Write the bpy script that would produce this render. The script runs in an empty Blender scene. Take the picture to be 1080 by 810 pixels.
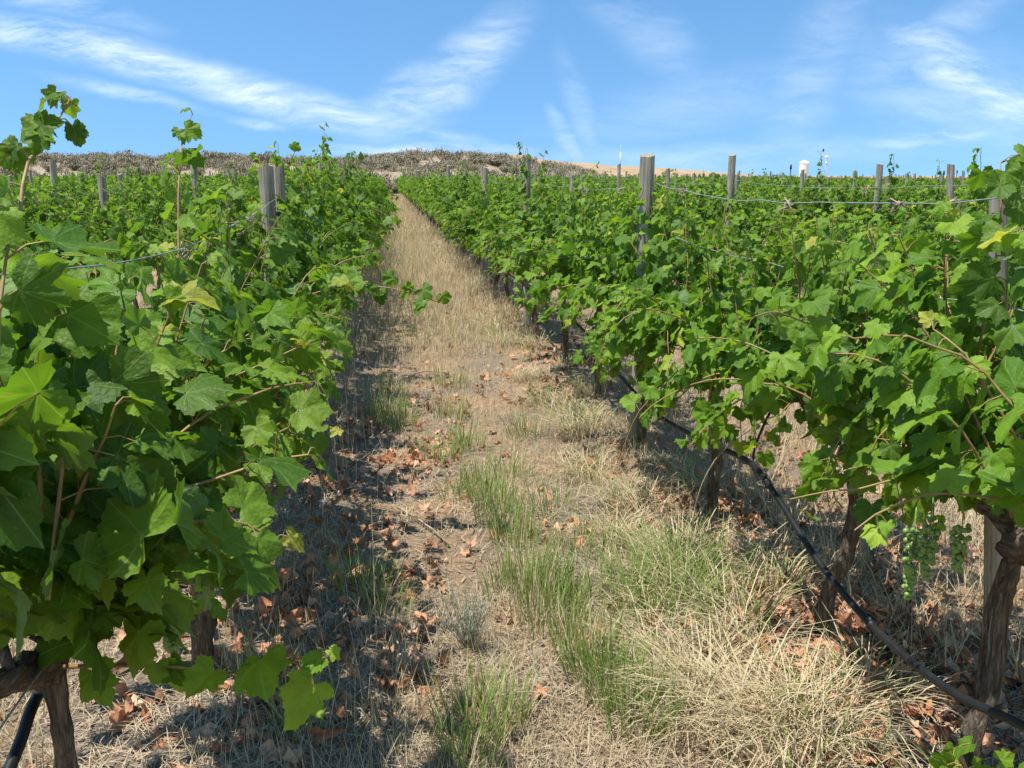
import bpy, math
import numpy as np
from mathutils import Vector

SC = bpy.context.scene
COL = SC.collection
R = math.radians

# ------------------------------------------------------------------ camera
cam_d = bpy.data.cameras.new('camera')
cam_d.sensor_width = 36.0
cam_d.lens = 33.33
cam_d.clip_start = 0.05
cam_d.clip_end = 6000
cam = bpy.data.objects.new('camera', cam_d)
cam.location = (0, 0, 1.65)
cam.rotation_euler = (R(90 - 12.41), 0, R(-7.51))
COL.objects.link(cam)
SC.camera = cam

# ------------------------------------------------------------------ light and exposure
SUN_EL, SUN_AZ = R(70), R(196)          # azimuth: 180 = exactly left (-X), more = behind the camera
sdir = Vector((math.cos(SUN_EL) * math.cos(SUN_AZ), math.cos(SUN_EL) * math.sin(SUN_AZ), math.sin(SUN_EL)))
sun_d = bpy.data.lights.new('sun', 'SUN')
sun_d.energy = 4.6
sun_d.angle = R(0.53)
sun_d.color = (1.0, 0.955, 0.88)
sun = bpy.data.objects.new('sun', sun_d)
sun.rotation_euler = sdir.to_track_quat('Z', 'Y').to_euler()
COL.objects.link(sun)

SC.view_settings.view_transform = 'Standard'
SC.view_settings.look = 'None'
SC.view_settings.gamma = 1
SC.view_settings.exposure = 0.88
SC.cycles.max_bounces = 7
SC.cycles.transmission_bounces = 4
SC.cycles.diffuse_bounces = 4
SC.cycles.glossy_bounces = 2
SC.cycles.sample_clamp_indirect = 6

W = bpy.data.worlds.new('World')
SC.world = W
W.use_nodes = True


def build_sky():
    nt = W.node_tree
    N, L = nt.nodes, nt.links
    bg = N['Background']
    bg.inputs['Strength'].default_value = 0.12
    sky = N.new('ShaderNodeTexSky')
    sky.sky_type = 'NISHITA'
    sky.sun_disc = False
    sky.sun_elevation = SUN_EL
    sky.sun_rotation = math.atan2(sdir.x, sdir.y)
    sky.altitude = 600
    sky.air_density = 1.0
    sky.dust_density = 0.05
    sky.ozone_density = 1.3
    tc = N.new('ShaderNodeTexCoord')
    # the vineyard lies on a slope: the picture's ground plane is well off level
    tilt = N.new('ShaderNodeMapping')
    tilt.inputs['Rotation'].default_value = (R(14), 0, 0)
    L.new(tc.outputs['Generated'], tilt.inputs['Vector'])
    L.new(tilt.outputs[0], sky.inputs['Vector'])

    hsv = N.new('ShaderNodeHueSaturation'); hsv.inputs['Hue'].default_value = .493; hsv.inputs['Saturation'].default_value = 1.2; hsv.inputs['Value'].default_value = 1.0
    L.new(sky.outputs[0], hsv.inputs['Color'])
    # cirrus, laid on the tangent plane of the world's +Y direction
    sep = N.new('ShaderNodeSeparateXYZ')
    L.new(tc.outputs['Generated'], sep.inputs[0])
    ymax = N.new('ShaderNodeMath'); ymax.operation = 'MAXIMUM'; ymax.inputs[1].default_value = 0.05
    L.new(sep.outputs['Y'], ymax.inputs[0])
    du = N.new('ShaderNodeMath'); du.operation = 'DIVIDE'
    dv = N.new('ShaderNodeMath'); dv.operation = 'DIVIDE'
    L.new(sep.outputs['X'], du.inputs[0]); L.new(ymax.outputs[0], du.inputs[1])
    L.new(sep.outputs['Z'], dv.inputs[0]); L.new(ymax.outputs[0], dv.inputs[1])
    uv = N.new('ShaderNodeCombineXYZ')
    L.new(du.outputs[0], uv.inputs['X']); L.new(dv.outputs[0], uv.inputs['Y'])
    wn = N.new('ShaderNodeTexNoise'); wn.inputs['Scale'].default_value = 9; wn.inputs['Detail'].default_value = 4
    L.new(uv.outputs[0], wn.inputs['Vector'])
    wsub = N.new('ShaderNodeVectorMath'); wsub.operation = 'SUBTRACT'; wsub.inputs[1].default_value = (.5, .5, .5)
    L.new(wn.outputs['Color'], wsub.inputs[0])
    wsc = N.new('ShaderNodeVectorMath'); wsc.operation = 'SCALE'; wsc.inputs['Scale'].default_value = 0.03
    L.new(wsub.outputs[0], wsc.inputs[0])
    wuv = N.new('ShaderNodeVectorMath'); wuv.operation = 'ADD'
    L.new(uv.outputs[0], wuv.inputs[0]); L.new(wsc.outputs[0], wuv.inputs[1])

    total = None
    # (u, v, angle, half length, half width, strength, grain)
    clouds = [(-.27, .117, -14, .28, .028, 1.0, 9), (-.13, .082, -17, .20, .030, .85, 10), (.00, .050, -14, .20, .028, .70, 9),
              (.085, .108, 42, .11, .050, .58, 10), (.035, .078, 25, .11, .045, .6, 10), (.03, .022, -2, .13, .016, .7, 10), (.11, .03, -8, .09, .012, .45, 10),
              (-.24, .078, -12, .11, .012, .45, 12), (-.12, .052, -6, .045, .010, .45, 12), (-.29, .155, -14, .12, .02, .35, 12),
              (.63, .105, -28, .16, .05, .75, 8), (.70, .075, 20, .12, .045, .7, 8), (.60, .04, 6, .12, .018, .6, 8), (.45, .10, 70, .14, .07, .28, 6), (.62, .09, -15, .22, .10, .34, 6),
              (.20, .07, -70, .08, .025, .3, 7), (.27, .145, -40, .13, .05, .25, 7), (.33, .075, 10, .22, .05, .22, 6), (.36, .02, 2, .3, .03, .38, 5),
              (.19, .035, -55, .05, .016, .5, 8), (.47, .15, 60, .1, .06, .24, 7), (.60, .15, 35, .15, .04, .25, 7)]
    for (u, v, a, hl, hw, st, gr) in clouds:
        m = N.new('ShaderNodeMapping'); m.vector_type = 'TEXTURE'
        m.inputs['Location'].default_value = (u, v, 0)
        m.inputs['Rotation'].default_value = (0, 0, R(a))
        m.inputs['Scale'].default_value = (hl, hw * .82, 1)
        L.new(wuv.outputs[0], m.inputs['Vector'])
        g = N.new('ShaderNodeTexGradient'); g.gradient_type = 'SPHERICAL'
        L.new(m.outputs[0], g.inputs[0])
        m2 = N.new('ShaderNodeMapping')
        m2.inputs['Rotation'].default_value = (0, 0, R(-a + 4))
        m2.inputs['Scale'].default_value = (gr, gr * 5, 1)
        m2.inputs['Location'].default_value = (u * 31, v * 57, a)
        L.new(wuv.outputs[0], m2.inputs['Vector'])
        n = N.new('ShaderNodeTexNoise'); n.inputs['Scale'].default_value = 1.0; n.inputs['Detail'].default_value = 11; n.inputs['Roughness'].default_value = .68; n.inputs['Distortion'].default_value = .25
        L.new(m2.outputs[0], n.inputs['Vector'])
        mr = N.new('ShaderNodeMapRange'); mr.inputs['From Min'].default_value = .34; mr.inputs['From Max'].default_value = .78
        L.new(n.outputs['Fac'], mr.inputs['Value'])
        sm = N.new('ShaderNodeMapRange'); sm.interpolation_type = 'SMOOTHSTEP'; sm.inputs['From Max'].default_value = .85; sm.inputs['To Max'].default_value = st * .96
        L.new(g.outputs['Fac'], sm.inputs['Value'])
        mu = N.new('ShaderNodeMath'); mu.operation = 'MULTIPLY'
        L.new(mr.outputs[0], mu.inputs[0]); L.new(sm.outputs[0], mu.inputs[1])
        if total is None:
            total = mu
        else:
            ad = N.new('ShaderNodeMath'); ad.operation = 'MAXIMUM'
            L.new(total.outputs[0], ad.inputs[0]); L.new(mu.outputs[0], ad.inputs[1])
            total = ad
    mix = N.new('ShaderNodeMix'); mix.data_type = 'RGBA'
    L.new(total.outputs[0], mix.inputs['Factor'])
    L.new(hsv.outputs[0], mix.inputs['A'])
    mix.inputs['B'].default_value = (6.3, 6.7, 7.2, 1)
    L.new(mix.outputs['Result'], bg.inputs['Color'])


build_sky()

# ------------------------------------------------------------------ helpers


def mesh_np(name, verts, faces, mat=None, parent=None, attrs=None, smooth=True, link=True):
    """faces: list of int arrays (k, n); attrs: {name: per-vertex float array}. ONE mesh object."""
    me = bpy.data.meshes.new(name)
    verts = np.asarray(verts, np.float32)
    me.vertices.add(len(verts))
    me.vertices.foreach_set('co', verts.ravel())
    faces = [np.asarray(f, np.int32) for f in faces if len(f)]
    nl = sum(f.size for f in faces)
    npoly = sum(len(f) for f in faces)
    me.loops.add(nl)
    me.loops.foreach_set('vertex_index', np.concatenate([f.ravel() for f in faces]))
    me.polygons.add(npoly)
    tot = np.concatenate([np.full(len(f), f.shape[1], np.int32) for f in faces])
    start = np.concatenate([[0], np.cumsum(tot)[:-1]]).astype(np.int32)
    me.polygons.foreach_set('loop_start', start)
    me.polygons.foreach_set('loop_total', tot)
    me.polygons.foreach_set('use_smooth', np.full(npoly, smooth, bool))
    for k, v in (attrs or {}).items():
        a = me.attributes.new(k, 'FLOAT', 'POINT')
        a.data.foreach_set('value', np.asarray(v, np.float32))
    me.update(calc_edges=True)
    if mat:
        me.materials.append(mat)
    o = bpy.data.objects.new(name, me)
    if link:
        COL.objects.link(o)
    if parent:
        o.parent = parent
    return o


class Geo:
    """collects verts, faces and attributes for one mesh"""

    def __init__(self):
        self.v, self.f, self.a, self.n = [], [], {}, 0

    def add(self, v, fs, **attrs):
        v = np.asarray(v, float)
        self.v.append(v)
        for f in fs:
            self.f.append(np.asarray(f, int) + self.n)
        for k, val in attrs.items():
            self.a.setdefault(k, []).append(np.broadcast_to(np.asarray(val, float), (len(v),)))
        self.n += len(v)

    def build(self, name, mat, parent=None, smooth=True):
        by = {}
        for f in self.f:
            if len(f):
                by.setdefault(f.shape[1], []).append(f)
        fs = [np.concatenate(x) for x in by.values()]
        return mesh_np(name, np.concatenate(self.v), fs, mat, parent, {k: np.concatenate(v) for k, v in self.a.items()}, smooth)


def tag(o, label=None, cat=None, group=None, kind=None):
    for k, v in (('label', label), ('category', cat), ('group', group), ('kind', kind)):
        if v:
            o[k] = v
    return o


def empty(name, loc, label, cat, group=None, rz=0):
    o = bpy.data.objects.new(name, None)
    o.empty_display_size = .1
    COL.objects.link(o)
    o.location = loc
    o.rotation_euler = (0, 0, rz)
    return tag(o, label, cat, group)


def copy_tree(o, parent=None):
    c = o.copy()
    COL.objects.link(c)
    if parent:
        c.parent = parent
    for ch in o.children:
        copy_tree(ch, c)
    return c


def tube(pts, rad, n=8, rough=0.0, rng=None, cap=True, ridges=0, flat_top=False):
    pts = np.asarray(pts, float)
    k = len(pts)
    rad = np.broadcast_to(np.asarray(rad, float), (k,))
    tang = np.gradient(pts, axis=0)
    tang /= np.linalg.norm(tang, axis=1)[:, None] + 1e-12
    ref = np.array([1., 0, 0]) if abs(tang[0, 0]) < .8 else np.array([0, 1., 0])
    rings = []
    ang = np.linspace(0, 2 * np.pi, n, endpoint=False)
    rid = (rng.random(n) - .5) * ridges if ridges else 0
    for i in range(k):
        t = tang[i]
        ref = ref - t * (ref @ t)
        ref /= np.linalg.norm(ref)
        b = np.cross(t, ref)
        r = np.full(n, rad[i])
        if ridges:
            rid = rid * .8 + (rng.random(n) - .5) * ridges * .5
            r = r * (1 + rid)
        if rough:
            r = r * (1 + (rng.random(n) - .5) * rough)
        rings.append(pts[i] + np.outer(np.cos(ang) * r, ref) + np.outer(np.sin(ang) * r, b))
    v = np.concatenate(rings)
    i = np.arange(k - 1)[:, None] * n
    j = np.arange(n)[None, :]
    jn = (j + 1) % n
    q = np.stack([i + j, i + jn, i + n + jn, i + n + j], -1).reshape(-1, 4)
    fs = [q]
    if cap:
        v = np.concatenate([v, pts[:1], pts[-1:]])
        a = np.arange(n)
        an = (a + 1) % n
        fs.append(np.stack([np.full(n, k * n), an, a], -1))
        fs.append(np.stack([np.full(n, k * n + 1), (k - 1) * n + a, (k - 1) * n + an], -1))
    return v, fs


def spline(pts, n):
    """smooth resample of a polyline (Catmull-Rom)"""
    p = np.asarray(pts, float)
    p = np.concatenate([[2 * p[0] - p[1]], p, [2 * p[-1] - p[-2]]])
    out = []
    segs = len(p) - 3
    for s in np.linspace(0, segs - 1e-6, n):
        i = int(s)
        t = s - i
        a, b, c, d = p[i:i + 4]
        out.append(.5 * (2 * b + (c - a) * t + (2 * a - 5 * b + 4 * c - d) * t * t + (3 * b - a - 3 * c + d) * t ** 3))
    return np.array(out)


def norm(v):
    return v / (np.linalg.norm(v, axis=-1, keepdims=True) + 1e-9)


# ------------------------------------------------------------------ materials
def new_mat(name):
    m = bpy.data.materials.new(name)
    m.use_nodes = True
    nt = m.node_tree
    nt.nodes.clear()
    out = nt.nodes.new('ShaderNodeOutputMaterial')
    return m, nt.nodes, nt.links, out


def ramp(N, stops):
    r = N.new('ShaderNodeValToRGB')
    e = r.color_ramp.elements
    while len(e) < len(stops):
        e.new(.5)
    for el, (p, c) in zip(e, stops):
        el.position = p
        el.color = (*c, 1)
    return r


def leaf_mat(name, stops, back, trans_gain, trans=0.35, rough=.56, vein=False, spec=.26, veincol=(.20, .30, .09)):
    m, N, L, out = new_mat(name)
    at = N.new('ShaderNodeAttribute'); at.attribute_name = 'var'
    r = ramp(N, stops)
    L.new(at.outputs['Fac'], r.inputs[0])
    tc = N.new('ShaderNodeTexCoord')
    no = N.new('ShaderNodeTexNoise'); no.inputs['Scale'].default_value = 24; no.inputs['Detail'].default_value = 5
    L.new(tc.outputs['Object'], no.inputs['Vector'])
    mr = N.new('ShaderNodeMapRange'); mr.inputs['To Min'].default_value = .62; mr.inputs['To Max'].default_value = 1.38
    L.new(no.outputs['Fac'], mr.inputs['Value'])
    mul = N.new('ShaderNodeVectorMath'); mul.operation = 'SCALE'
    L.new(r.outputs[0], mul.inputs[0]); L.new(mr.outputs[0], mul.inputs['Scale'])
    oi = N.new('ShaderNodeObjectInfo')
    om = N.new('ShaderNodeMapRange'); om.inputs['To Min'].default_value = .82; om.inputs['To Max'].default_value = 1.16
    L.new(oi.outputs['Random'], om.inputs['Value'])
    mul2 = N.new('ShaderNodeVectorMath'); mul2.operation = 'SCALE'
    L.new(mul.outputs[0], mul2.inputs[0]); L.new(om.outputs[0], mul2.inputs['Scale'])
    colr = mul2.outputs[0]
    if vein:
        sp = N.new('ShaderNodeTexNoise'); sp.inputs['Scale'].default_value = 75; sp.inputs['Detail'].default_value = 3
        L.new(tc.outputs['Object'], sp.inputs['Vector'])
        sr = N.new('ShaderNodeMapRange'); sr.inputs['From Min'].default_value = .68; sr.inputs['From Max'].default_value = .74; sr.inputs['To Max'].default_value = .75
        L.new(sp.outputs['Fac'], sr.inputs['Value'])
        sx = N.new('ShaderNodeMix'); sx.data_type = 'RGBA'; sx.inputs['B'].default_value = (.17, .12, .04, 1)
        L.new(sr.outputs[0], sx.inputs['Factor']); L.new(colr, sx.inputs['A'])
        colr = sx.outputs['Result']
        va = N.new('ShaderNodeAttribute'); va.attribute_name = 'vein'
        pw = N.new('ShaderNodeMath'); pw.operation = 'POWER'; pw.inputs[1].default_value = 11
        L.new(va.outputs['Fac'], pw.inputs[0])
        pm = N.new('ShaderNodeMath'); pm.operation = 'MULTIPLY'; pm.inputs[1].default_value = .75
        L.new(pw.outputs[0], pm.inputs[0])
        vm = N.new('ShaderNodeMix'); vm.data_type = 'RGBA'
        L.new(pm.outputs[0], vm.inputs['Factor']); L.new(colr, vm.inputs['A'])
        vm.inputs['B'].default_value = (*veincol, 1)
        colr = vm.outputs['Result']
    geo = N.new('ShaderNodeNewGeometry')
    bm = N.new('ShaderNodeMix'); bm.data_type = 'RGBA'
    bf = N.new('ShaderNodeMath'); bf.operation = 'MULTIPLY'; bf.inputs[1].default_value = .7
    L.new(geo.outputs['Backfacing'], bf.inputs[0])
    L.new(bf.outputs[0], bm.inputs['Factor']); L.new(colr, bm.inputs['A'])
    bm.inputs['B'].default_value = (*back, 1)
    pb = N.new('ShaderNodeBsdfPrincipled')
    pb.inputs['Roughness'].default_value = rough
    pb.inputs['Specular IOR Level'].default_value = spec
    L.new(bm.outputs['Result'], pb.inputs['Base Color'])
    bn = N.new('ShaderNodeTexNoise'); bn.inputs['Scale'].default_value = 120; bn.inputs['Detail'].default_value = 2
    L.new(tc.outputs['Object'], bn.inputs['Vector'])
    bu = N.new('ShaderNodeBump'); bu.inputs['Strength'].default_value = .5; bu.inputs['Distance'].default_value = .006
    L.new(bn.outputs['Fac'], bu.inputs['Height']); L.new(bu.outputs[0], pb.inputs['Normal'])
    tr = N.new('ShaderNodeBsdfTranslucent')
    tm = N.new('ShaderNodeVectorMath'); tm.operation = 'MULTIPLY'; tm.inputs[1].default_value = trans_gain
    L.new(colr, tm.inputs[0]); L.new(tm.outputs[0], tr.inputs['Color'])
    ms = N.new('ShaderNodeMixShader'); ms.inputs[0].default_value = trans
    L.new(pb.outputs[0], ms.inputs[1]); L.new(tr.outputs[0], ms.inputs[2])
    L.new(ms.outputs[0], out.inputs['Surface'])
    return m


LEAF_STOPS = [(0, (.043, .100, .008)), (.45, (.088, .172, .011)), (.8, (.142, .232, .016)), (.95, (.18, .26, .024)), (1, (.27, .28, .04))]
M_LEAF = leaf_mat('vine_leaf', LEAF_STOPS, (.13, .215, .075), (2.35, 2.35, 1.3), vein=True)
M_LEAF_FAR = leaf_mat('vine_leaf_distant', LEAF_STOPS, (.12, .20, .06), (2.4, 2.3, 1.2))
M_DEAD = leaf_mat('fallen_leaf', [(0, (.11, .06, .04)), (.3, (.30, .125, .06)), (.6, (.48, .215, .11)), (1, (.60, .38, .25))], (.36, .20, .12), (1.1, 1, .9), trans=.12, rough=.7, spec=.2)
M_DRY = leaf_mat('dry_grass', [(0, (.11, .08, .055)), (.3, (.40, .30, .175)), (.65, (.52, .445, .315)), (1, (.70, .65, .53))], (.50, .40, .22), (1.0, .95, .8), trans=.25, rough=.55, spec=.3)
M_STRAW = leaf_mat('straw', [(0, (.085, .065, .048)), (.3, (.24, .185, .13)), (.65, (.44, .345, .23)), (1, (.62, .55, .44))], (.40, .32, .21), (1.0, .95, .8), trans=.12, rough=.7, spec=.2)
M_GREEN = leaf_mat('green_grass', [(0, (.075, .155, .02)), (.5, (.165, .27, .045)), (.85, (.27, .34, .09)), (1, (.42, .37, .16))], (.18, .24, .06), (1.6, 1.6, 1.2), trans=.3, rough=.5, spec=.3)
M_SAGE = leaf_mat('sage_leaf', [(0, (.135, .115, .077)), (.5, (.225, .197, .133)), (1, (.32, .285, .20))], (.28, .25, .18), (1, 1, 1), trans=.12, rough=.8, spec=.15)
M_GREYHERB = leaf_mat('grey_herb', [(0, (.25, .29, .19)), (1, (.46, .49, .37))], (.4, .43, .32), (1, 1, 1), trans=.2, rough=.8, spec=.15)


def wood_mat(name, c0, c1, c2, scale=(28, 28, 2.2), bump=.6, dist=.01, rough=.85, spec=.2):
    m, N, L, out = new_mat(name)
    tc = N.new('ShaderNodeTexCoord')
    mp = N.new('ShaderNodeMapping'); mp.inputs['Scale'].default_value = scale
    L.new(tc.outputs['Object'], mp.inputs[0])
    n1 = N.new('ShaderNodeTexNoise'); n1.inputs['Scale'].default_value = 1.6; n1.inputs['Detail'].default_value = 8; n1.inputs['Roughness'].default_value = .65; n1.inputs['Distortion'].default_value = .6
    L.new(mp.outputs[0], n1.inputs['Vector'])
    r = ramp(N, [(.28, c0), (.5, c1), (.72, c2)])
    L.new(n1.outputs['Fac'], r.inputs[0])
    n2 = N.new('ShaderNodeTexNoise'); n2.inputs['Scale'].default_value = 7; n2.inputs['Detail'].default_value = 3
    L.new(tc.outputs['Object'], n2.inputs['Vector'])
    mr = N.new('ShaderNodeMapRange'); mr.inputs['To Min'].default_value = .6; mr.inputs['To Max'].default_value = 1.35
    L.new(n2.outputs['Fac'], mr.inputs['Value'])
    mul = N.new('ShaderNodeVectorMath'); mul.operation = 'SCALE'
    L.new(r.outputs[0], mul.inputs[0]); L.new(mr.outputs[0], mul.inputs['Scale'])
    pb = N.new('ShaderNodeBsdfPrincipled'); pb.inputs['Roughness'].default_value = rough; pb.inputs['Specular IOR Level'].default_value = spec
    L.new(mul.outputs[0], pb.inputs['Base Color'])
    bu = N.new('ShaderNodeBump'); bu.inputs['Strength'].default_value = bump; bu.inputs['Distance'].default_value = dist
    L.new(n1.outputs['Fac'], bu.inputs['Height']); L.new(bu.outputs[0], pb.inputs['Normal'])
    L.new(pb.outputs[0], out.inputs['Surface'])
    return m


M_POST = wood_mat('weathered_post', (.075, .066, .053), (.27, .248, .205), (.40, .375, .32), scale=(34, 34, 1.6), bump=.9)
M_BARK = wood_mat('vine_bark', (.04, .029, .021), (.13, .10, .075), (.30, .255, .20), scale=(85, 85, 8), bump=1.0, dist=.02)
M_CORDON = wood_mat('cordon_bark', (.045, .032, .024), (.15, .115, .088), (.32, .27, .22), scale=(60, 8, 60), bump=1.0, dist=.02)
M_CANE = wood_mat('young_cane', (.20, .10, .04), (.26, .17, .065), (.24, .26, .08), scale=(9, 9, 9), bump=.1, rough=.5, spec=.35)
M_TWIG = wood_mat('dry_twig', (.14, .10, .07), (.30, .24, .17), (.46, .39, .29), scale=(20, 20, 20), bump=.3)


def plain_mat(name, col, rough=.5, metal=0, var=.25, scale=12, spec=.5, bump=0):
    m, N, L, out = new_mat(name)
    tc = N.new('ShaderNodeTexCoord')
    n = N.new('ShaderNodeTexNoise'); n.inputs['Scale'].default_value = scale; n.inputs['Detail'].default_value = 5
    L.new(tc.outputs['Object'], n.inputs['Vector'])
    r = ramp(N, [(.3, tuple(c * (1 - var) for c in col)), (.7, tuple(min(1, c * (1 + var)) for c in col))])
    L.new(n.outputs['Fac'], r.inputs[0])
    pb = N.new('ShaderNodeBsdfPrincipled')
    pb.inputs['Roughness'].default_value = rough; pb.inputs['Metallic'].default_value = metal; pb.inputs['Specular IOR Level'].default_value = spec
    L.new(r.outputs[0], pb.inputs['Base Color'])
    if bump:
        bu = N.new('ShaderNodeBump'); bu.inputs['Strength'].default_value = bump; bu.inputs['Distance'].default_value = .01
        L.new(n.outputs['Fac'], bu.inputs['Height']); L.new(bu.outputs[0], pb.inputs['Normal'])
    L.new(pb.outputs[0], out.inputs['Surface'])
    return m


M_HOSE = plain_mat('black_hose', (.011, .0115, .012), rough=.5, var=.35, scale=25, spec=.3)
M_WIRE = plain_mat('galvanised_wire', (.30, .31, .31), rough=.5, metal=.35, var=.3, scale=30)
M_TANK = plain_mat('white_tank', (.80, .76, .71), rough=.6, var=.06, scale=.5)
M_STEEL = plain_mat('pale_steel', (.62, .66, .70), rough=.5, metal=.2, var=.1, scale=.8)
M_DARK = plain_mat('dark_steel', (.05, .045, .04), rough=.7, var=.3, scale=10)
M_GRAPE = plain_mat('unripe_grape', (.15, .245, .055), rough=.35, var=.25, scale=60, spec=.5)

# ------------------------------------------------------------------ terrain
ROW = 2.15
ROW_X = [1.5 + ROW * k for k in range(42)] + [-.65 - ROW * k for k in range(17)]


def y_end(x):
    return np.where(x < 10, 80., 80 + 1.7 * (x - 10)) + 1.5 * np.sin(x * .4)


RIDGE_X = [-300, -80, -53, -41, -20, -10, 0, 5, 12, 18, 23, 28, 35, 45, 60, 400]
RIDGE_H = [2.2, 2.7, 3.0, 3.3, 3.5, 3.0, 3.5, 3.9, 4.1, 3.8, 3.3, 3.2, 2.7, 1.2, 0, 0]
TAN_X = [-400, 40, 72, 87, 103, 118, 200, 400]
TAN_H = [5.2, 5.2, 4.2, 3.3, 2.3, 1.5, 1.0, .5]


def sstep(a, b, x):
    t = np.clip((x - a) / (b - a), 0, 1)
    return t * t * (3 - 2 * t)


def ground_z(x, y):
    x = np.asarray(x, float); y = np.asarray(y, float)
    ye = y_end(x)
    d = np.abs((x - 1.5 + ROW / 2) % ROW - ROW / 2)
    z = .07 * np.exp(-(d / .33) ** 2) * (1 - sstep(0, 1, y - ye))
    z = z + .012 * np.sin(3.1 * x + 1.7 * np.sin(2.3 * y)) * np.sin(2.7 * y + x) + .006 * np.sin(9 * x + 4 * y) * np.sin(7.3 * y - 2 * x)
    z = z - .006 * np.clip(x - 3, 0, 110)
    s = sstep(2, 48, y - ye)
    z = z + np.interp(x, RIDGE_X, RIDGE_H) * s * (1 - .35 * sstep(150, 260, y)) + .25 * np.sin(x * .31 + .9 * np.sin(y * .11)) * np.sin(y * .17) * s
    z = z + np.interp(x * 260 / np.maximum(y, 200), TAN_X, TAN_H) * sstep(175, 262, y) * (1 - sstep(300, 700, y)) * np.where(x < 30, .45 + .55 * sstep(20, 34, x), 1)
    return z


def build_ground():
    xs = np.concatenate([np.linspace(-2500, -140, 14), np.linspace(-120, -12, 55), np.linspace(-11.5, -2.2, 32), np.linspace(-2.1, 4.2, 150), np.linspace(4.4, 14, 34), np.linspace(15, 160, 74), np.linspace(180, 2500, 14)])
    ys = np.concatenate([np.linspace(-300, -6, 6), np.linspace(-5, 1.4, 24), np.linspace(1.5, 11, 190), np.linspace(11.2, 30, 60), np.linspace(30.6, 150, 110), np.linspace(153, 320, 50), np.linspace(340, 4500, 20)])
    X, Y = np.meshgrid(xs, ys)
    Z = ground_z(X, Y)
    v = np.stack([X, Y, Z], -1).reshape(-1, 3)
    nx, ny = len(xs), len(ys)
    i = np.arange(ny - 1)[:, None] * nx
    j = np.arange(nx - 1)[None, :]
    q = np.stack([i + j, i + j + 1, i + nx + j + 1, i + nx + j], -1).reshape(-1, 4)
    # the farther land (0 = vineyard soil, 1 = hillside)
    hill = sstep(1, 9, Y - y_end(X)).ravel()
    tan = sstep(150, 215, Y).ravel()
    m, N, L, out = new_mat('dry_ground')
    tc = N.new('ShaderNodeTexCoord')

    def noise(s, d=6, r=.6):
        n = N.new('ShaderNodeTexNoise'); n.inputs['Scale'].default_value = s; n.inputs['Detail'].default_value = d; n.inputs['Roughness'].default_value = r
        L.new(tc.outputs['Object'], n.inputs['Vector'])
        return n

    def mix(f, a, b):
        x = N.new('ShaderNodeMix'); x.data_type = 'RGBA'
        if isinstance(f, float):
            x.inputs['Factor'].default_value = f
        else:
            L.new(f, x.inputs['Factor'])
        for s, c in (('A', a), ('B', b)):
            if isinstance(c, tuple):
                x.inputs[s].default_value = (*c, 1)
            else:
                L.new(c, x.inputs[s])
        return x.outputs['Result']
    soil = ramp(N, [(.25, (.085, .066, .052)), (.5, (.21, .17, .132)), (.75, (.36, .30, .235))])
    L.new(noise(55, 8, .75).outputs['Fac'], soil.inputs[0])
    patch = ramp(N, [(.38, (0, 0, 0)), (.62, (1, 1, 1))])
    L.new(noise(1.7, 5).outputs['Fac'], patch.inputs[0])
    warm = ramp(N, [(.3, (.25, .15, .085)), (.7, (.44, .30, .17))])
    L.new(noise(80, 6, .7).outputs['Fac'], warm.inputs[0])
    near = mix(patch.outputs[0], soil.outputs[0], warm.outputs[0])
    hillc = ramp(N, [(.3, (.19, .15, .105)), (.7, (.36, .29, .20))])
    L.new(noise(.7, 8, .7).outputs['Fac'], hillc.inputs[0])
    tanc = ramp(N, [(.3, (.25, .175, .105)), (.7, (.38, .27, .165))])
    L.new(noise(.12, 8, .6).outputs['Fac'], tanc.inputs[0])
    ah = N.new('ShaderNodeAttribute'); ah.attribute_name = 'hill'
    at = N.new('ShaderNodeAttribute'); at.attribute_name = 'tan'
    c = mix(ah.outputs['Fac'], near, hillc.outputs[0])
    c = mix(at.outputs['Fac'], c, tanc.outputs[0])
    pb = N.new('ShaderNodeBsdfPrincipled'); pb.inputs['Roughness'].default_value = .95; pb.inputs['Specular IOR Level'].default_value = .1
    L.new(c, pb.inputs['Base Color'])
    bu = N.new('ShaderNodeBump'); bu.inputs['Strength'].default_value = .9; bu.inputs['Distance'].default_value = .03
    L.new(noise(45, 8, .75).outputs['Fac'], bu.inputs['Height']); L.new(bu.outputs[0], pb.inputs['Normal'])
    L.new(pb.outputs[0], out.inputs['Surface'])
    o = mesh_np('ground', v, [q], m, attrs={'hill': hill, 'tan': tan})
    tag(o, 'dry brown earth of the vineyard rising to a low hill', 'ground', kind='structure')


build_ground()

# view test, used only to leave out what stands wholly outside the frame
_th, _ph = R(12.41), R(7.51)
_F = np.array([math.sin(_ph) * math.cos(_th), math.cos(_ph) * math.cos(_th), -math.sin(_th)])
_R = np.array([math.cos(_ph), -math.sin(_ph), 0])
_U = np.cross(_R, _F)


def in_view(p, margin=.12):
    v = np.asarray(p, float) - np.array([0, 0, 1.65])
    d = v @ _F
    ok = d > .4
    d = np.maximum(d, .01)
    return ok & (np.abs(v @ _R / d) < .54 + margin) & (np.abs(v @ _U / d) < .405 + margin)


# ------------------------------------------------------------------ leaves
HALF = [(.10, -.13), (.20, -.24), (.28, -.23), (.36, -.28), (.42, -.20), (.51, -.18), (.52, -.09), (.60, -.03), (.56, .05), (.60, .13), (.54, .17), (.50, .22),
        (.56, .27), (.57, .34), (.63, .38), (.61, .45), (.67, .54), (.56, .54), (.53, .61), (.44, .59), (.38, .63), (.34, .60),
        (.36, .68), (.32, .73), (.32, .81), (.23, .82), (.20, .91), (.11, .92)]
VEIN_TIPS = {7, 16}


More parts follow.
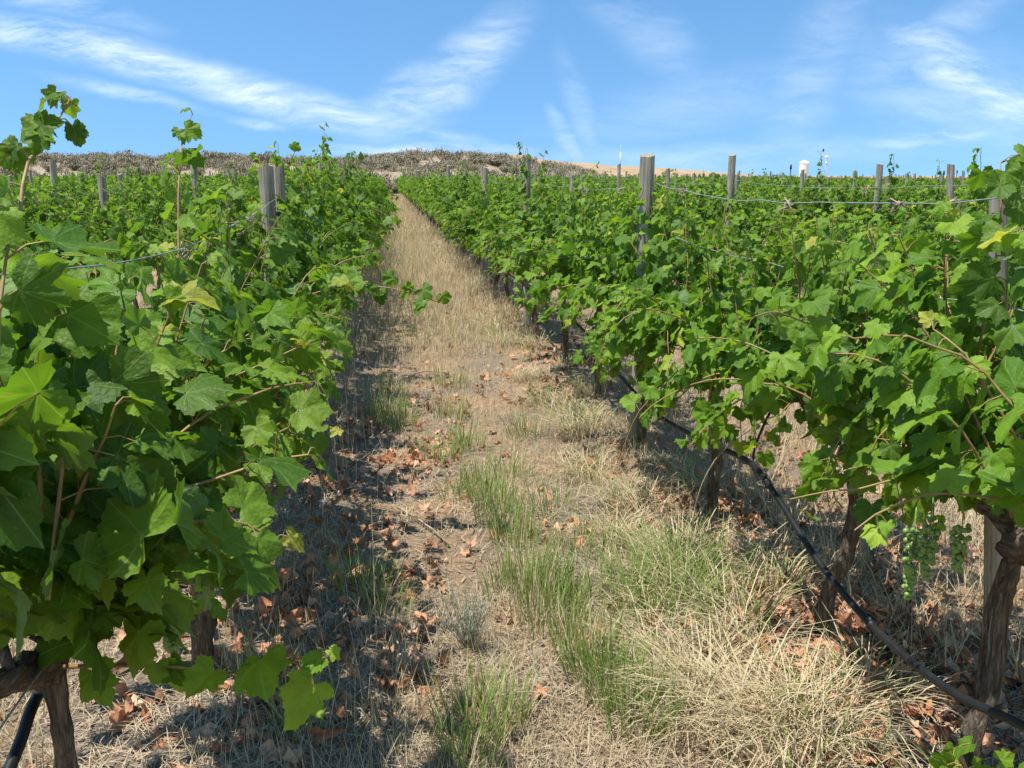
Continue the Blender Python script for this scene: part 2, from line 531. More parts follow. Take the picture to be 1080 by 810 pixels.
def leaf_shape(lod):
    """outline with the petiole at the origin and the tip at +Y: verts (M,2), faces, vein attribute"""
    if lod == 'high':
        half, tips = HALF, VEIN_TIPS
    elif lod == 'mid':
        half = [(.12, -.19), (.34, -.27), (.59, -.05), (.52, .19), (.61, .36), (.66, .53), (.46, .60), (.34, .62), (.32, .79), (.14, .92)]
        tips = set()
    else:
        half = [(.30, -.25), (.60, .05), (.60, .48), (.28, .70)]
        tips = set()
    right = half
    left = [(-x, y) for x, y in reversed(half)]
    ring = right + [(0, 1.06)] + left + [(0, -.015)]
    n = len(ring)
    ring = np.array(ring)
    vein = np.zeros(n)
    vein[len(half)] = 1
    for t in tips:
        vein[t] = 1
        vein[n - 2 - t] = 1
    c = np.array([[0, .12]]) if lod != 'high' else np.array([[0, .02]])
    i = np.arange(n)
    j = (i + 1) % n
    if lod == 'high':
        inner = c + (ring - c) * .52
        v = np.concatenate([c, inner, ring])
        va = np.concatenate([[1], vein, vein])
        tri = np.stack([np.zeros(n, int), 1 + i, 1 + j], -1)
        quad = np.stack([1 + i, 1 + n + i, 1 + n + j, 1 + j], -1)
        return v, [tri, quad], va
    if lod == 'mid':
        v = np.concatenate([c, ring])
        return v, [np.stack([np.zeros(n, int), 1 + i, 1 + j], -1)], np.concatenate([[.5], vein * .3])
    # low: two halves folded along the midrib
    k = len(half)
    a = np.concatenate([[n - 1], np.arange(0, k), [k]])
    b = np.concatenate([[n - 1, k], np.arange(k + 1, n - 1)])
    return ring, [a[None, :], b[None, :]], np.zeros(n)


SHAPES = {k: leaf_shape(k) for k in ('high', 'mid', 'low')}


def add_leaves(g, lod, P, nrm, tip, size, var, rng, curl=1.0):
    """places len(P) leaf blades in Geo g"""
    bv, bf, va = SHAPES[lod]
    n, m = len(P), len(bv)
    if n == 0:
        return
    yv = norm(tip)
    zv = norm(nrm - yv * np.sum(nrm * yv, 1)[:, None])
    xv = np.cross(yv, zv)
    x, y = bv[:, 0][None, :], bv[:, 1][None, :]
    cup = rng.normal(.16, .16, (n, 1)) * curl
    fold = rng.normal(.16, .15, (n, 1)) * curl
    tipd = rng.normal(.25, .18, (n, 1)) * curl
    ph = rng.random((n, 1)) * 6.3
    if lod != 'low':                        # no two blades with quite the same outline
        th0 = np.arctan2(x, y - .15)
        f = 1 + rng.normal(0, .07, (n, 1)) * np.cos(th0 - ph) + rng.normal(0, .06, (n, 1)) * np.cos(2 * th0) + rng.normal(0, .07, (n, 1)) * np.cos(3 * th0 + ph) + rng.normal(0, .045, (n, 1)) * np.cos(7 * th0 + 2 * ph)
        x, y = x * f, y * f
    wx = x * (1 + rng.normal(0, .08, (n, 1)))
    z = -cup * (x * x + (y - .3) ** 2) + fold * np.abs(x) - tipd * np.maximum(y - .25, 0) ** 2
    if lod != 'low':
        th = np.arctan2(x, y - .2)
        z = z + .105 * curl * np.sin(5 * th + ph) * np.sqrt(x * x + (y - .2) ** 2) + .05 * curl * np.sin(11 * th + 2 * ph) * (x * x + (y - .2) ** 2)
    s = np.asarray(size).reshape(n, 1, 1)
    V = P[:, None, :] + s * (wx[..., None] * xv[:, None, :] + y[..., None] * yv[:, None, :] + z[..., None] * zv[:, None, :])
    off = (np.arange(n) * m)[:, None, None]
    fs = [(f[None] + off).reshape(-1, f.shape[1]) for f in bf]
    g.add(V.reshape(-1, 3), fs, var=np.repeat(np.asarray(var), m), vein=np.tile(va, n))


def grow(rng, start, d, length, droop, wander=.10, step=.055, floor=.62, xlim=None):
    p = np.array(start, float)
    d = norm(np.array(d, float))
    pts = [p.copy()]
    n = max(4, int(length / step))
    for i in range(n):
        d = d + rng.normal(0, wander, 3) + np.array([0, 0, -droop * (i / n + .15)])
        d = norm(d)
        p = p + d * step
        if p[2] < floor:                      # canes end above the bare trunk zone
            break
        if xlim and len(pts) > 3 and p[0] > xlim(p[2]) - .06:
            break
        pts.append(p.copy())
    return np.array(pts)


def shoot_leaves(rng, pts, base_size, tip_small=.6, outward=0., laterals=.4, skip=1):
    """leaf positions, normals, tip directions, sizes and petiole roots along one cane"""
    P, Nn, T, S, root, V = [], [], [], [], [], []
    n = len(pts)
    sgn = 1
    for i in range(skip, n):
        ax = norm(pts[i] - pts[i - 1])
        sgn = -sgn
        side = np.cross(ax, rng.normal(0, 1, 3))
        side = norm(side) * sgn
        reps = 1 + (rng.random() < laterals) + (laterals >= 1 and rng.random() < .5)
        for k in range(reps):
            out = np.array([np.sign(outward) if outward else rng.choice([-1, 1]), 0, 0])
            pd = norm(side * .8 + out * .5 + np.array([0, 0, .25]) + rng.normal(0, .35, 3))
            u = i / n
            s = base_size * (1 - tip_small * u ** 2.2) * rng.uniform(.62, 1.22) * (1 if k == 0 else .72)
            pl = s * rng.uniform(.5, .95)
            lp = pts[i] + pd * pl
            nn = np.array([-.12, -.05, .75]) + out * .62 + rng.normal(0, .42, 3)
            tt = pd * .5 + out * .35 + np.array([0, 0, -.62]) + rng.normal(0, .38, 3)
            P.append(lp); Nn.append(nn); T.append(tt); S.append(s); root.append(pts[i])
            V.append(np.clip(rng.beta(2.2, 3.0) + (.22 if u > .8 else 0) + (.35 if rng.random() < .012 else 0), 0, 1))
    return [np.array(a) for a in (P, Nn, T, S, root, V)]


def build_vine(name, rng, lod, arm=.62, n_shoots=16, top=1.55, sprawl=.45, size=.105, trunk_lean=(0, 0), fork=False, sprawl_side=None, twin=False, trunk_r=.027, low=.66, few=.7, lat=.7, tall=1.05, xlim=None, clear=0, spire=False, lift=0):
    """one grapevine at the origin, trained along Y: trunk, two cordons, canes and foliage"""
    root = empty(name, (0, 0, 0), None, None)
    hz = .70
    seg = 18 if lod == 'high' else 8
    k = 26 if lod == 'high' else 8
    head = np.array([trunk_lean[0], trunk_lean[1], hz])
    mid = head * .5 + np.array([rng.normal(0, .02), rng.normal(0, .03), 0])
    path = spline([(0, 0, -.06), (rng.normal(0, .022), rng.normal(0, .022), .18), mid + rng.normal(0, .014, 3), np.array([1.15, 1.15, .78]) * head + rng.normal(0, .012, 3), head * np.array([1, 1, .93]), head + np.array([0, 0, .04])], k)
    u = np.linspace(0, 1, k)
    rad = trunk_r * (1.25 - .45 * u + .35 * np.maximum(u - .8, 0) / .2) * (1 + rng.normal(0, .10, k))
    g = Geo()
    g.add(*tube(path, rad, seg, .14, rng, ridges=.65))
    if twin:
        p2 = spline([(.02, .10, -.06), (.03, .12, .25), (.01, .10, .5), (0, .04, .68)], k)
        g.add(*tube(p2, rad * .55, seg, .12, rng, ridges=.45))
    g.build('trunk', M_BARK, root)
    for s in (-1, 1):
        g = Geo()
        ys = np.array([0, .12, .3, .5, 1.0]) * arm
        pts = [head + np.array([rng.normal(0, .012), s * y, .03 + (.05 if i > 1 else .02 * i) + rng.normal(0, .014)]) for i, y in enumerate(ys)]
        pts[0] = head + np.array([0, 0, .0])
        kk = 18 if lod == 'high' else 7
        pp = spline(pts, kk)
        if lod == 'high':
            pp[1:] += rng.normal(0, .006, (kk - 1, 3))
        g.add(*tube(pp, np.linspace(.033, .016, kk) * (1 + rng.normal(0, .13, kk)), seg - 2, .15, rng, ridges=.5))
        if lod == 'high':                   # old pruning spurs
            for y in np.linspace(.15, .95, 5) * arm:
                q = pp[int(y / arm * (kk - 1))]
                g.add(*tube([q, q + np.array([rng.normal(0, .02), rng.normal(0, .015), .035]), q + np.array([rng.normal(0, .03), rng.normal(0, .02), .07])], [.012, .011, .007], 6, .2, rng))
        g.build('cordon', M_CORDON, root)
    canes, leaves = Geo(), Geo()
    n_droop = int(n_shoots * .38) if low < .62 else (int(n_shoots * .12) if low < .8 else 0)
    for i in range(n_shoots + n_droop):
        y = -arm + 2 * arm * ((i + .5) / n_shoots if i < n_shoots else rng.random()) + rng.normal(0, .03)
        s = rng.choice([-1, 1])
        if sprawl_side and rng.random() < .35:
            s = sprawl_side
        st = head * np.array([1, 1, 0]) + np.array([s * .015, y, hz + .09])
        if i >= n_shoots:                   # short laterals hanging over the cordon
            pts = grow(rng, st, (s * rng.uniform(.5, .9), rng.normal(0, .4), rng.uniform(.05, .5)), rng.uniform(.35, .7), rng.uniform(.28, .5), floor=low + .02, xlim=xlim)
        elif i == 3 and spire:
            pts = grow(rng, st, (0, rng.normal(0, .1), 1), (top - hz) * 1.42, .01, .06)
        elif rng.random() < sprawl:
            pts = grow(rng, st, (s * rng.uniform(.35, .95), rng.normal(0, .25), .9), rng.uniform(.55, 1.1), rng.uniform(.10, .24) * (1.5 if low < .62 else 1), floor=low + .04, xlim=xlim)
        else:
            ln = (top - hz) * rng.uniform(.80, tall)
            pts = grow(rng, st, (s * rng.uniform(.0, .28), rng.normal(0, .16), 1), ln, .015, .075, xlim=xlim)
        if len(pts) < 3:
            continue
        P, Nn, T, S, rt, V = shoot_leaves(rng, pts, size, outward=s if rng.random() < .75 else 0, laterals=lat)
        # no leaf hangs lower than a hand below the cordon
        keep = (P[:, 2] > low + .14) | ((P[:, 2] > low) & (rng.random(len(P)) < few))
        if lift:
            keep &= P[:, 2] > low + lift * np.clip(-P[:, 1] / .55, 0, 1)
            keep &= (P[:, 1] > -.52) & (P[:, 2] < 1.52)
        if clear:                           # thin leaves low on the path side: the cordon shows
            keep &= ~((P[:, 0] < .08) & (P[:, 2] < .80 + .5 * np.abs(P[:, 0])) & (rng.random(len(P)) < clear))
        if xlim is None and low < .62:      # the sides lift clear of hose and trunks
            keep &= P[:, 2] > low + .65 * np.maximum(np.abs(P[:, 0]) - .08, 0)
        if xlim:
            keep &= P[:, 0] < xlim(P[:, 2])
        add_leaves(leaves, lod, P[keep], Nn[keep], T[keep], S[keep], V[keep], rng)
        if lift:                            # no bare canes under the leaf curtain
            pts = pts[pts[:, 2] > low + .12 + lift * np.clip(-pts[:, 1] / .55, 0, 1)]
            pts = pts[(pts[:, 1] > -.45) & (pts[:, 2] < 1.48)]
        if lod != 'low' and len(pts) > 2:
            canes.add(*tube(pts, np.linspace(.0045, .0018, len(pts)), 5 if lod == 'high' else 3, cap=False))
        if lod == 'high':
            for a, b in zip(rt[keep], P[keep]):
                if len(pts) < 3 or np.min(np.linalg.norm(pts - a, axis=1)) > .001:
                    continue
                canes.add(*tube([a, (a + b) / 2 + np.array([0, 0, .006]), b], [.0016, .0013, .0012], 3, cap=False))
            if canes.n:
                canes.build('cane', M_CANE, root)
                canes = Geo()
    if lod == 'mid':
        canes.build('canes', M_CANE, root)
    leaves.build('foliage', M_LEAF if lod != 'low' else M_LEAF_FAR, root)
    return root


def hero_shoot(vine, rng, pts_world, size, n=None, rad=.0042, var=None, tip_small=.55, down=.62, laterals=.25, lod='high'):
    """one conspicuous long shoot of a vine, with its own leaves"""
    loc = np.array(vine.location)
    p = np.asarray(pts_world, float) - loc
    ln = np.sum(np.linalg.norm(np.diff(p, axis=0), axis=1))
    n = n or max(5, int(ln / .06))
    pts = spline(p, n)
    g = Geo()
    g.add(*tube(pts, np.linspace(rad, rad * .4, n), 6))
    P, Nn, T, S, rt, V = shoot_leaves(rng, pts, size, tip_small, 0, laterals)
    if var is not None:
        V = np.clip(V + var, 0, 1)
    T[:, 2] += .62 - down
    Nn = rng.normal(0, .38, Nn.shape) + np.array([0, -.55, .55])
    for a, b in zip(rt, P):
        g.add(*tube([a, (a + b) / 2 + np.array([0, 0, .007]), b], [.0017, .0014, .0013], 4, cap=False))
    so = g.build('shoot', M_CANE, vine)
    l = Geo()
    add_leaves(l, 'high', P, Nn, T, S, V, rng)
    l.build('leaves', M_LEAF, so)


ORD = ['first', 'second', 'third', 'fourth', 'fifth', 'sixth', 'seventh', 'eighth', 'ninth', 'tenth', 'eleventh', 'twelfth', 'thirteenth', 'fourteenth', 'fifteenth', 'sixteenth', 'seventeenth', 'eighteenth', 'nineteenth']
TENS = {20: 'twent', 30: 'thirt', 40: 'fort', 50: 'fift', 60: 'sixt', 70: 'sevent', 80: 'eight', 90: 'ninet'}


def ordinal(n):
    """1 -> first, 21 -> twenty-first"""
    if n < 20:
        return ORD[n - 1]
    t, u = n // 10 * 10, n % 10
    return TENS[t] + ('ieth' if u == 0 else 'y-' + ORD[u - 1])


def row_words(k, side):
    if k == 0:
        return 'first row %s of the path' % side
    return '%s row %s of the path' % (ordinal(k + 1), side)


VG = 'grapevines trained in rows'
PG = 'weathered wooden trellis posts'

# ---- the vines close to the camera, each built on its own
near_taken = {}                              # row x -> list of y already built


def near_vine(x, y, seed, label, **kw):
    rng = np.random.default_rng(seed)
    v = build_vine('grapevine', rng, **kw)
    v.location = (x, y, float(ground_z(x, y)) - .03)
    tag(v, label, 'grapevine', VG)
    near_taken.setdefault(x, []).append(y)
    return v


LX, RX = -.65, 1.5
LEFT_LIM = lambda z: .10 + .47 * np.clip((z - .5) / .52, 0, 1)      # the left row bulges over the path at chest height only
vl1 = near_vine(LX, 1.75, 11, 'big leafy grapevine filling the lower left, its bare trunk cut by the frame', lod='high', n_shoots=25, top=1.42, size=.112, sprawl=.6, sprawl_side=1, trunk_r=.022, low=.68, few=.8, lat=.9, lift=.50, xlim=LEFT_LIM)
vl2 = near_vine(LX, 2.95, 12, 'second leafy vine on the left, its thin upright shoot against the sky', lod='high', n_shoots=24, top=1.38, size=.105, sprawl=.6, sprawl_side=1, low=.46, few=.9, lat=.9, xlim=LEFT_LIM)
vl3 = near_vine(LX, 4.15, 13, 'vine on the left whose long horizontal shoot reaches out over the path', lod='high', n_shoots=25, top=1.45, size=.10, sprawl=.5, low=.52, few=.9, lat=.9, xlim=LEFT_LIM)
vl4 = near_vine(LX, 5.4, 14, 'leafy vine at the foot of the double post left of the path', lod='mid', n_shoots=26, top=1.45, size=.092, lat=1.0, low=.55, sprawl=.45, xlim=LEFT_LIM)
vl5 = near_vine(LX, 6.6, 15, 'tall bushy vine just beyond the double post left of the path', lod='mid', n_shoots=27, top=1.74, size=.092, lat=1.0, low=.55, sprawl=.45, xlim=LEFT_LIM)
vr1 = near_vine(RX, 1.98, 21, 'vine with green grape bunches and pale peeling trunk at the right edge', lod='high', n_shoots=25, top=1.48, size=.105, sprawl=.42, trunk_lean=(.02, .04), twin=True, trunk_r=.018, low=.74, few=.4, lat=.9, clear=.8)
vr2 = near_vine(RX, 2.88, 22, 'vine with thick dark forked trunk above the hose bend on the right', lod='high', n_shoots=28, top=1.44, size=.088, sprawl=.45, arm=.55, lat=.9, trunk_lean=(.02, -.02), trunk_r=.024, low=.74, few=.6, clear=.6)
vr3 = near_vine(RX, 4.15, 23, 'leafy vine whose dark trunk stands behind the hose tie, right of the large post', lod='high', n_shoots=30, top=1.45, size=.085, sprawl=.48, arm=.65, low=.42, few=.8, lat=1.0, trunk_r=.023)
vr4 = near_vine(RX, 5.28, 24, 'leafy vine tangled round the large grey post right of the path', lod='mid', n_shoots=30, top=1.48, size=.082, sprawl=.5, low=.46, lat=1.0, trunk_r=.024)
vr5 = near_vine(RX, 6.6, 25, 'leafy vine directly beyond the large grey post right of the path', lod='mid', n_shoots=30, top=1.48, size=.082, sprawl=.5, low=.52, lat=1.0, trunk_r=.024)
vr6 = near_vine(RX, 7.93, 26, 'vine with a slim dark trunk standing clear over pale straw beyond the large post', lod='mid', n_shoots=29, top=1.48, size=.082, sprawl=.48, low=.56, few=.4, lat=1.0, trunk_r=.022)

hr = np.random.default_rng(77)
hero_shoot(vl1, hr, [(-.62, 1.68, 1.45), (-.62, 1.78, 1.647), (-.62, 1.876, 1.701), (-.62, 1.985, 1.751), (-.62, 2.08, 1.80)], .056, n=10, var=.05, laterals=.7, tip_small=.3)
hero_shoot(vl1, hr, [(-.52, 1.25, 1.25), (-.50, 1.26, 1.38), (-.5, 1.31, 1.50), (-.5, 1.39, 1.60)], .10, n=6, var=-.1, tip_small=.3)
for x, y in ((-.58, 1.30), (-.52, 1.42), (-.66, 1.55), (-.55, 1.62)):
    hero_shoot(vl1, hr, [(x, y, 1.15), (x, y + .03, 1.35), (x + .02, y + .08, 1.52 if y < 1.5 else 1.44)], .105, n=8, var=-.1, laterals=.9, tip_small=.25)
hero_shoot(vl1, hr, [(-.50, 1.35, 1.05), (-.48, 1.40, 1.22), (-.47, 1.48, 1.38)], .11, n=6, var=-.1, tip_small=.3)
hero_shoot(vl2, hr, [(-.62, 2.95, 1.30), (-.62, 3.028, 1.566), (-.62, 3.096, 1.678), (-.62, 3.17, 1.766), (-.62, 3.352, 1.848)], .066, n=12, laterals=.7, tip_small=.5)
hero_shoot(vl1, hr, [(-.62, 1.70, .76), (-.42, 1.66, .77), (-.27, 1.63, .76), (-.13, 1.61, .81)], .08, n=8, var=.1, tip_small=.45, down=.75)
hero_shoot(vl3, hr, [(-.55, 4.30, 1.05), (-.25, 4.25, 1.16), (.0, 4.18, 1.17), (.22, 4.12, 1.11)], .075, n=22, var=.12, tip_small=.42, down=.95, laterals=.9)
hero_shoot(vl3, hr, [(-.5, 4.6, 1.0), (-.25, 4.7, 1.22), (-.03, 4.75, 1.28)], .07, n=10, var=.1)
hero_shoot(vl2, hr, [(-.5, 2.9, .85), (-.3, 2.85, .92), (-.14, 2.8, .90)], .085, n=8, var=.05, down=.8)
hero_shoot(vl1, hr, [(-.62, 2.1, 1.05), (-.60, 2.15, 1.25), (-.58, 2.25, 1.42)], .11, n=8, laterals=.8, tip_small=.3)
hero_shoot(vl1, hr, [(-.72, 1.75, 1.05), (-.75, 1.8, 1.25), (-.76, 1.9, 1.40)], .11, n=8, laterals=.8, tip_small=.3)
hero_shoot(vl1, hr, [(-.70, 1.4, 1.05), (-.70, 1.45, 1.25), (-.68, 1.55, 1.46)], .12, n=8, laterals=.8, tip_small=.3, var=-.1)
hero_shoot(vl2, hr, [(-.75, 2.6, 1.05), (-.78, 2.7, 1.25), (-.78, 2.8, 1.38)], .11, n=8, laterals=.8, tip_small=.3)
for x, y, zt, zb, v_ in ((-.47, 2.02, 1.05, .74, vl1), (-.40, 2.18, 1.05, .72, vl1), (-.50, 2.3, 1.0, .62, vl1), (-.45, 1.78, 1.15, .86, vl1), (-.52, 1.45, 1.3, 1.08, vl1),
                     (-.42, 2.75, 1.0, .6, vl2), (-.40, 2.45, .9, .48, vl2), (-.46, 2.58, .85, .46, vl2), (-.40, 3.1, 1.0, .6, vl2), (-.45, 3.35, 1.0, .58, vl2), (-.42, 3.8, 1.0, .62, vl3), (-.40, 4.4, 1.0, .65, vl3)):
    hero_shoot(v_, hr, [(x - .16, y, zt - .05), (x - .09, y + .02, zt), (x - .08, y + .04, (zt + zb) / 2), (x - .12, y + .05, zb)], .095, n=9, var=-.08, down=.9, tip_small=.35, laterals=.6)
hero_shoot(vr1, hr, [(1.5, 2.22, 1.20), (1.5, 2.19, 1.42), (1.5, 2.19, 1.57), (1.5, 2.21, 1.68)], .085, n=11, var=-.15, laterals=.9, tip_small=.3)
hero_shoot(vr1, hr, [(1.48, 2.05, 1.10), (1.47, 2.08, 1.32), (1.48, 2.12, 1.50)], .09, n=8, var=-.15, laterals=.9, tip_small=.3)
hero_shoot(vr1, hr, [(1.47, 2.25, 1.05), (1.46, 2.30, 1.25), (1.47, 2.36, 1.47)], .085, n=8, laterals=.9, tip_small=.3)
hero_shoot(vr1, hr, [(1.45, 1.9, 1.0), (1.30, 1.95, 1.24), (1.26, 2.04, 1.30)], .07, n=6, var=.35)
for x, y, zt, zb, v_ in ((1.34, 2.42, .95, .62, vr1), (1.30, 2.55, .92, .66, vr1), (1.40, 2.30, .90, .70, vr1), (1.36, 2.62, .90, .70, vr2), (1.32, 3.18, .95, .66, vr2), (1.36, 3.42, .95, .60, vr3), (1.30, 3.62, .95, .56, vr3), (1.38, 3.85, .92, .55, vr3),
                         (1.30, 4.40, .92, .52, vr3), (1.34, 4.62, .92, .50, vr3), (1.62, 2.5, .95, .60, vr1), (1.66, 3.3, .95, .55, vr2), (1.64, 3.7, .95, .52, vr3), (1.62, 4.5, .95, .5, vr3)):
    hero_shoot(v_, hr, [(x + .12, y, zt - .05), (x + .05, y + .02, zt), (x, y + .04, (zt + zb) / 2), (x + .02, y + .05, zb)], .082, n=8, var=-.05, down=.85, tip_small=.35, laterals=.7)
for q in ((1.44, 1.98, .06), (1.50, 1.90, .05), (1.42, 1.92, .05)):
    hero_shoot(vr1, hr, [q, (q[0] - .02, q[1] - .01, .17), (q[0] - .07, q[1] - .03, .25)], .06, n=6, var=.15, laterals=.6, tip_small=.3, rad=.003)
hero_shoot(vr2, hr, [(1.45, 2.75, .80), (1.33, 2.7, .74), (1.27, 2.68, .62)], .085, n=5, var=.1, down=.9)


def grape_bunch(vine, at, length, width, seed):
    rng = np.random.default_rng(seed)
    ico_v, ico_f = ICO
    g = Geo()
    p = np.array(at) - np.array(vine.location)
    for i in range(80):
        u = rng.random() ** .8
        w = width * (1 - .75 * u)
        a = rng.random() * 6.28
        rr = w * math.sqrt(rng.random())
        c = p + np.array([rr * math.cos(a), rr * math.sin(a), -u * length])
        g.add(c + ico_v * rng.uniform(.006, .009), [ico_f])
    g.add(*tube([p + np.array([0, 0, .06]), p, p - np.array([0, 0, length * .9])], [.002, .002, .001], 4))
    g.build('grape_bunch', M_GRAPE, vine)


def _ico():
    import bmesh
    bm = bmesh.new()
    bmesh.ops.create_icosphere(bm, subdivisions=2, radius=1)
    v = np.array([x.co[:] for x in bm.verts])
    f = np.array([[y.index for y in x.verts] for x in bm.faces])
    bm.free()
    return v, f


ICO = _ico()
grape_bunch(vr1, (1.36, 2.13, .80), .17, .033, 1)
grape_bunch(vr1, (1.36, 2.20, .74), .20, .030, 2)
grape_bunch(vr1, (1.40, 2.06, .80), .12, .028, 3)
grape_bunch(vl1, (-.48, 1.95, .80), .15, .04, 4)

# ---- the other vines: prototypes, then copies
MID = [build_vine('grapevine', np.random.default_rng(100 + i), 'mid', n_shoots=29, top=[1.42, 1.48, 1.38, 1.44, 1.52][i], size=.083, sprawl=.5, low=.48, few=.45, lat=1.0, tall=1.1, trunk_r=.024, spire=i in (1, 3)) for i in range(5)]
LOW = [build_vine('grapevine', np.random.default_rng(200 + i), 'low', n_shoots=22, top=[1.40, 1.46, 1.36, 1.42, 1.49][i], size=.105, sprawl=.48, low=.50, few=.45, tall=1.1, trunk_r=.024, spire=i in (1, 3)) for i in range(5)]
used = set()


def place_vine(protos, i, x, y, rng, label):
    p = protos[i]
    key = p.name
    v = p if key not in used else copy_tree(p)
    used.add(key)
    v.location = (x, y, float(ground_z(x, y)) - .03)
    v.rotation_euler = (0, 0, rng.choice([0, math.pi]) + rng.normal(0, .03))
    v.scale = (rng.uniform(.95, 1.12), rng.uniform(.97, 1.06), rng.uniform(.90, 1.09))
    if abs(x - LX) < .2 and y < 14:         # the left row stands taller here
        v.scale.z = rng.uniform(1.10, 1.20)
    return tag(v, label, 'grapevine', VG)


rng = np.random.default_rng(5)
cands, far = [], []
for x in ROW_X:
    k = round((x - 1.5) / ROW) if x > 0 else round((-.65 - x) / ROW)
    side = 'right' if x > 0 else 'left'
    ys = np.arange(1.2 if k else 9.2, float(y_end(np.array(x))) - 1, 1.22)
    if x == LX:
        ys = np.arange(7.85, 79, 1.22)
    n = 0 if k else (5 if x < 0 else 6)
    for y in ys:
        yy = y + rng.normal(0, .06)
        xx = x + rng.normal(0, .03)
        if not in_view([xx, yy, 1.3], .06):
            continue
        n += 1
        cands.append((math.hypot(xx, yy) * (1 + .22 * k), xx, yy, k, side, n))
cands.sort()
N_IND = 300 - 11
for d, x, y, k, side, n in cands[:N_IND]:
    lab = 'grapevine, %s in view along the %s' % (ordinal(n), row_words(k, side))
    if math.hypot(x, y) < 21:
        place_vine(MID, rng.integers(0, 5), x, y, rng, lab)
    else:
        place_vine(LOW, rng.integers(0, 5), x, y, rng, lab)
far = cands[N_IND:]


def build_far_vines():
    rng = np.random.default_rng(6)
    g, w = Geo(), Geo()
    P, S, T = [], [], []
    for d, x, y, k, side, n in far:
        dist = math.hypot(x, y)
        m = 130 if dist < 30 else (90 if dist < 55 else 55)
        s = .13 if dist < 30 else (.155 if dist < 55 else .20)
        q = np.empty((m, 3))
        t = rng.random(m) ** .8
        q[:, 0] = x + rng.normal(0, .22, m) * (1.15 - .4 * t)
        q[:, 1] = y + rng.uniform(-.64, .64, m)
        q[:, 2] = float(ground_z(x, y)) + .68 + t * rng.uniform(.58, .90) + (rng.random(m) < .05) * rng.random(m) * .18
        T.append(np.full(m, rng.normal(0, .09)))
        P.append(q)
        S.append(np.full(m, s) * rng.uniform(.7, 1.2, m))
        z0 = float(ground_z(x, y))
        w.add(*tube([(x, y, z0 - .05), (x, y, z0 + .75)], [.03, .025], 5))
    P = np.concatenate(P); S = np.concatenate(S)
    n = len(P)
    xs = np.array(ROW_X)
    out = np.sign(P[:, 0] - xs[np.argmin(np.abs(P[:, 0][:, None] - xs[None]), 1)])
    nr = rng.normal(0, .45, (n, 3)) + np.array([-.1, -.05, .75])
    nr[:, 0] += out * .55
    tp = rng.normal(0, .45, (n, 3)) + np.array([0, 0, -.6])
    tp[:, 0] += out * .4
    add_leaves(g, 'low', P, nr, tp, S, np.clip(rng.beta(2.2, 3, n) + np.concatenate(T), 0, 1), rng)
    o = g.build('distant_vines', M_LEAF_FAR)
    tag(o, 'mass of green vine rows stretching away to the skyline', 'vine rows', kind='stuff')
    t = w.build('trunks', M_BARK, o)
    t['kind'] = 'stuff'


build_far_vines()


# ------------------------------------------------------------------ posts
def post_mesh(height, r, seed, seg=14, name='wooden_post', slant=.012, crack=True):
    rng = np.random.default_rng(seed)
    k = 12 if seg > 10 else 4
    zs = np.linspace(-.15, height, k)
    pts = np.stack([rng.normal(0, .0015, k), rng.normal(0, .0015, k), zs], -1)
    v, fs = tube(pts, r * (1 - .05 * np.linspace(0, 1, k)), seg, .02, rng, ridges=.07)
    top = (np.arange(len(v)) >= (k - 1) * seg) & (np.arange(len(v)) != k * seg)
    v[top, 2] += (v[top, 0] * math.cos(seed) + v[top, 1] * math.sin(seed)) * slant / r + rng.normal(0, .002, top.sum())
    return v, fs


def add_post(x, y, height, r, seed, label, lean=(0, 0), seg=14):
    v, fs = post_mesh(height, r, seed, seg)
    o = mesh_np('wooden_post', v, fs, M_POST, smooth=False)
    o.location = (x, y, float(ground_z(x, y)) - .05)
    o.rotation_euler = (lean[0], lean[1], 0)
    return tag(o, label, 'post', PG)


post_y = {}
add_post(1.48, 5.42, 1.735, .046, 1, 'large weathered grey post tangled in vines right of the path', lean=(0, R(.5)))
pp = add_post(1.5, 10.09, 1.84, .045, 2, 'grey post with a thin wire loop on its top, next beyond the large one', lean=(0, R(-.5)))
g = Geo()
g.add(*tube(spline([(-.012, 0, 1.82), (-.012, 0, 1.89), (0, 0, 1.915), (.012, 0, 1.89), (.012, 0, 1.82)], 14), .0035, 5))
g.build('wire_loop', M_WIRE, pp)
add_post(1.5, 14.5, 1.74, .05, 3, 'third grey post up the row right of the path', seg=10)
add_post(1.85, 2.47, 1.62, .026, 4, 'slim pale post half hidden by leaves at the right edge', lean=(0, R(-6)))
add_post(LX, 5.55, 1.68, .045, 5, 'thicker grey post of the double post left of the path')
add_post(LX + .035, 5.72, 1.68, .032, 6, 'thinner grey post of the double post left of the path', lean=(0, R(.6)))
add_post(3.65, 9.95, 1.84, .040, 7, 'tall slim grey post in the second row on the right', lean=(0, R(.6)))
add_post(5.80, 10.85, 1.78, .040, 8, 'grey post with vine leaves at its left in third row on the right', lean=(0, R(.8)))
add_post(7.95, 12.6, 1.80, .052, 9, 'grey post leaning to the left near the right edge', lean=(0, R(-4.5)))
add_post(-2.80, 10.2, 1.62, .042, 10, 'short grey post seen over the leaves at the left', lean=(0, R(-.5)))
post_done = [(3.65, 5.63), (1.5, 2.2), (1.5, 5.42), (1.5, 10.09), (1.5, 14.5), (LX, 5.55), (3.65, 9.95), (5.8, 10.85), (7.95, 12.6), (-2.8, 10.2)]
PH = {1.5: 5.6, LX: 5.55, 3.65: 9.95, 5.80: 10.85, 7.95: 12.6, -2.80: 10.2}
protos = []
for i in range(6):
    v, fs = post_mesh([1.66, 1.74, 1.8, 1.7, 1.86, 1.62][i], [.042, .045, .05, .04, .044, .047][i], 40 + i, 8)
    o = mesh_np('wooden_post', v, fs, M_POST, smooth=False)
    protos.append(o)
pused = set()
rng = np.random.default_rng(8)
pc = []
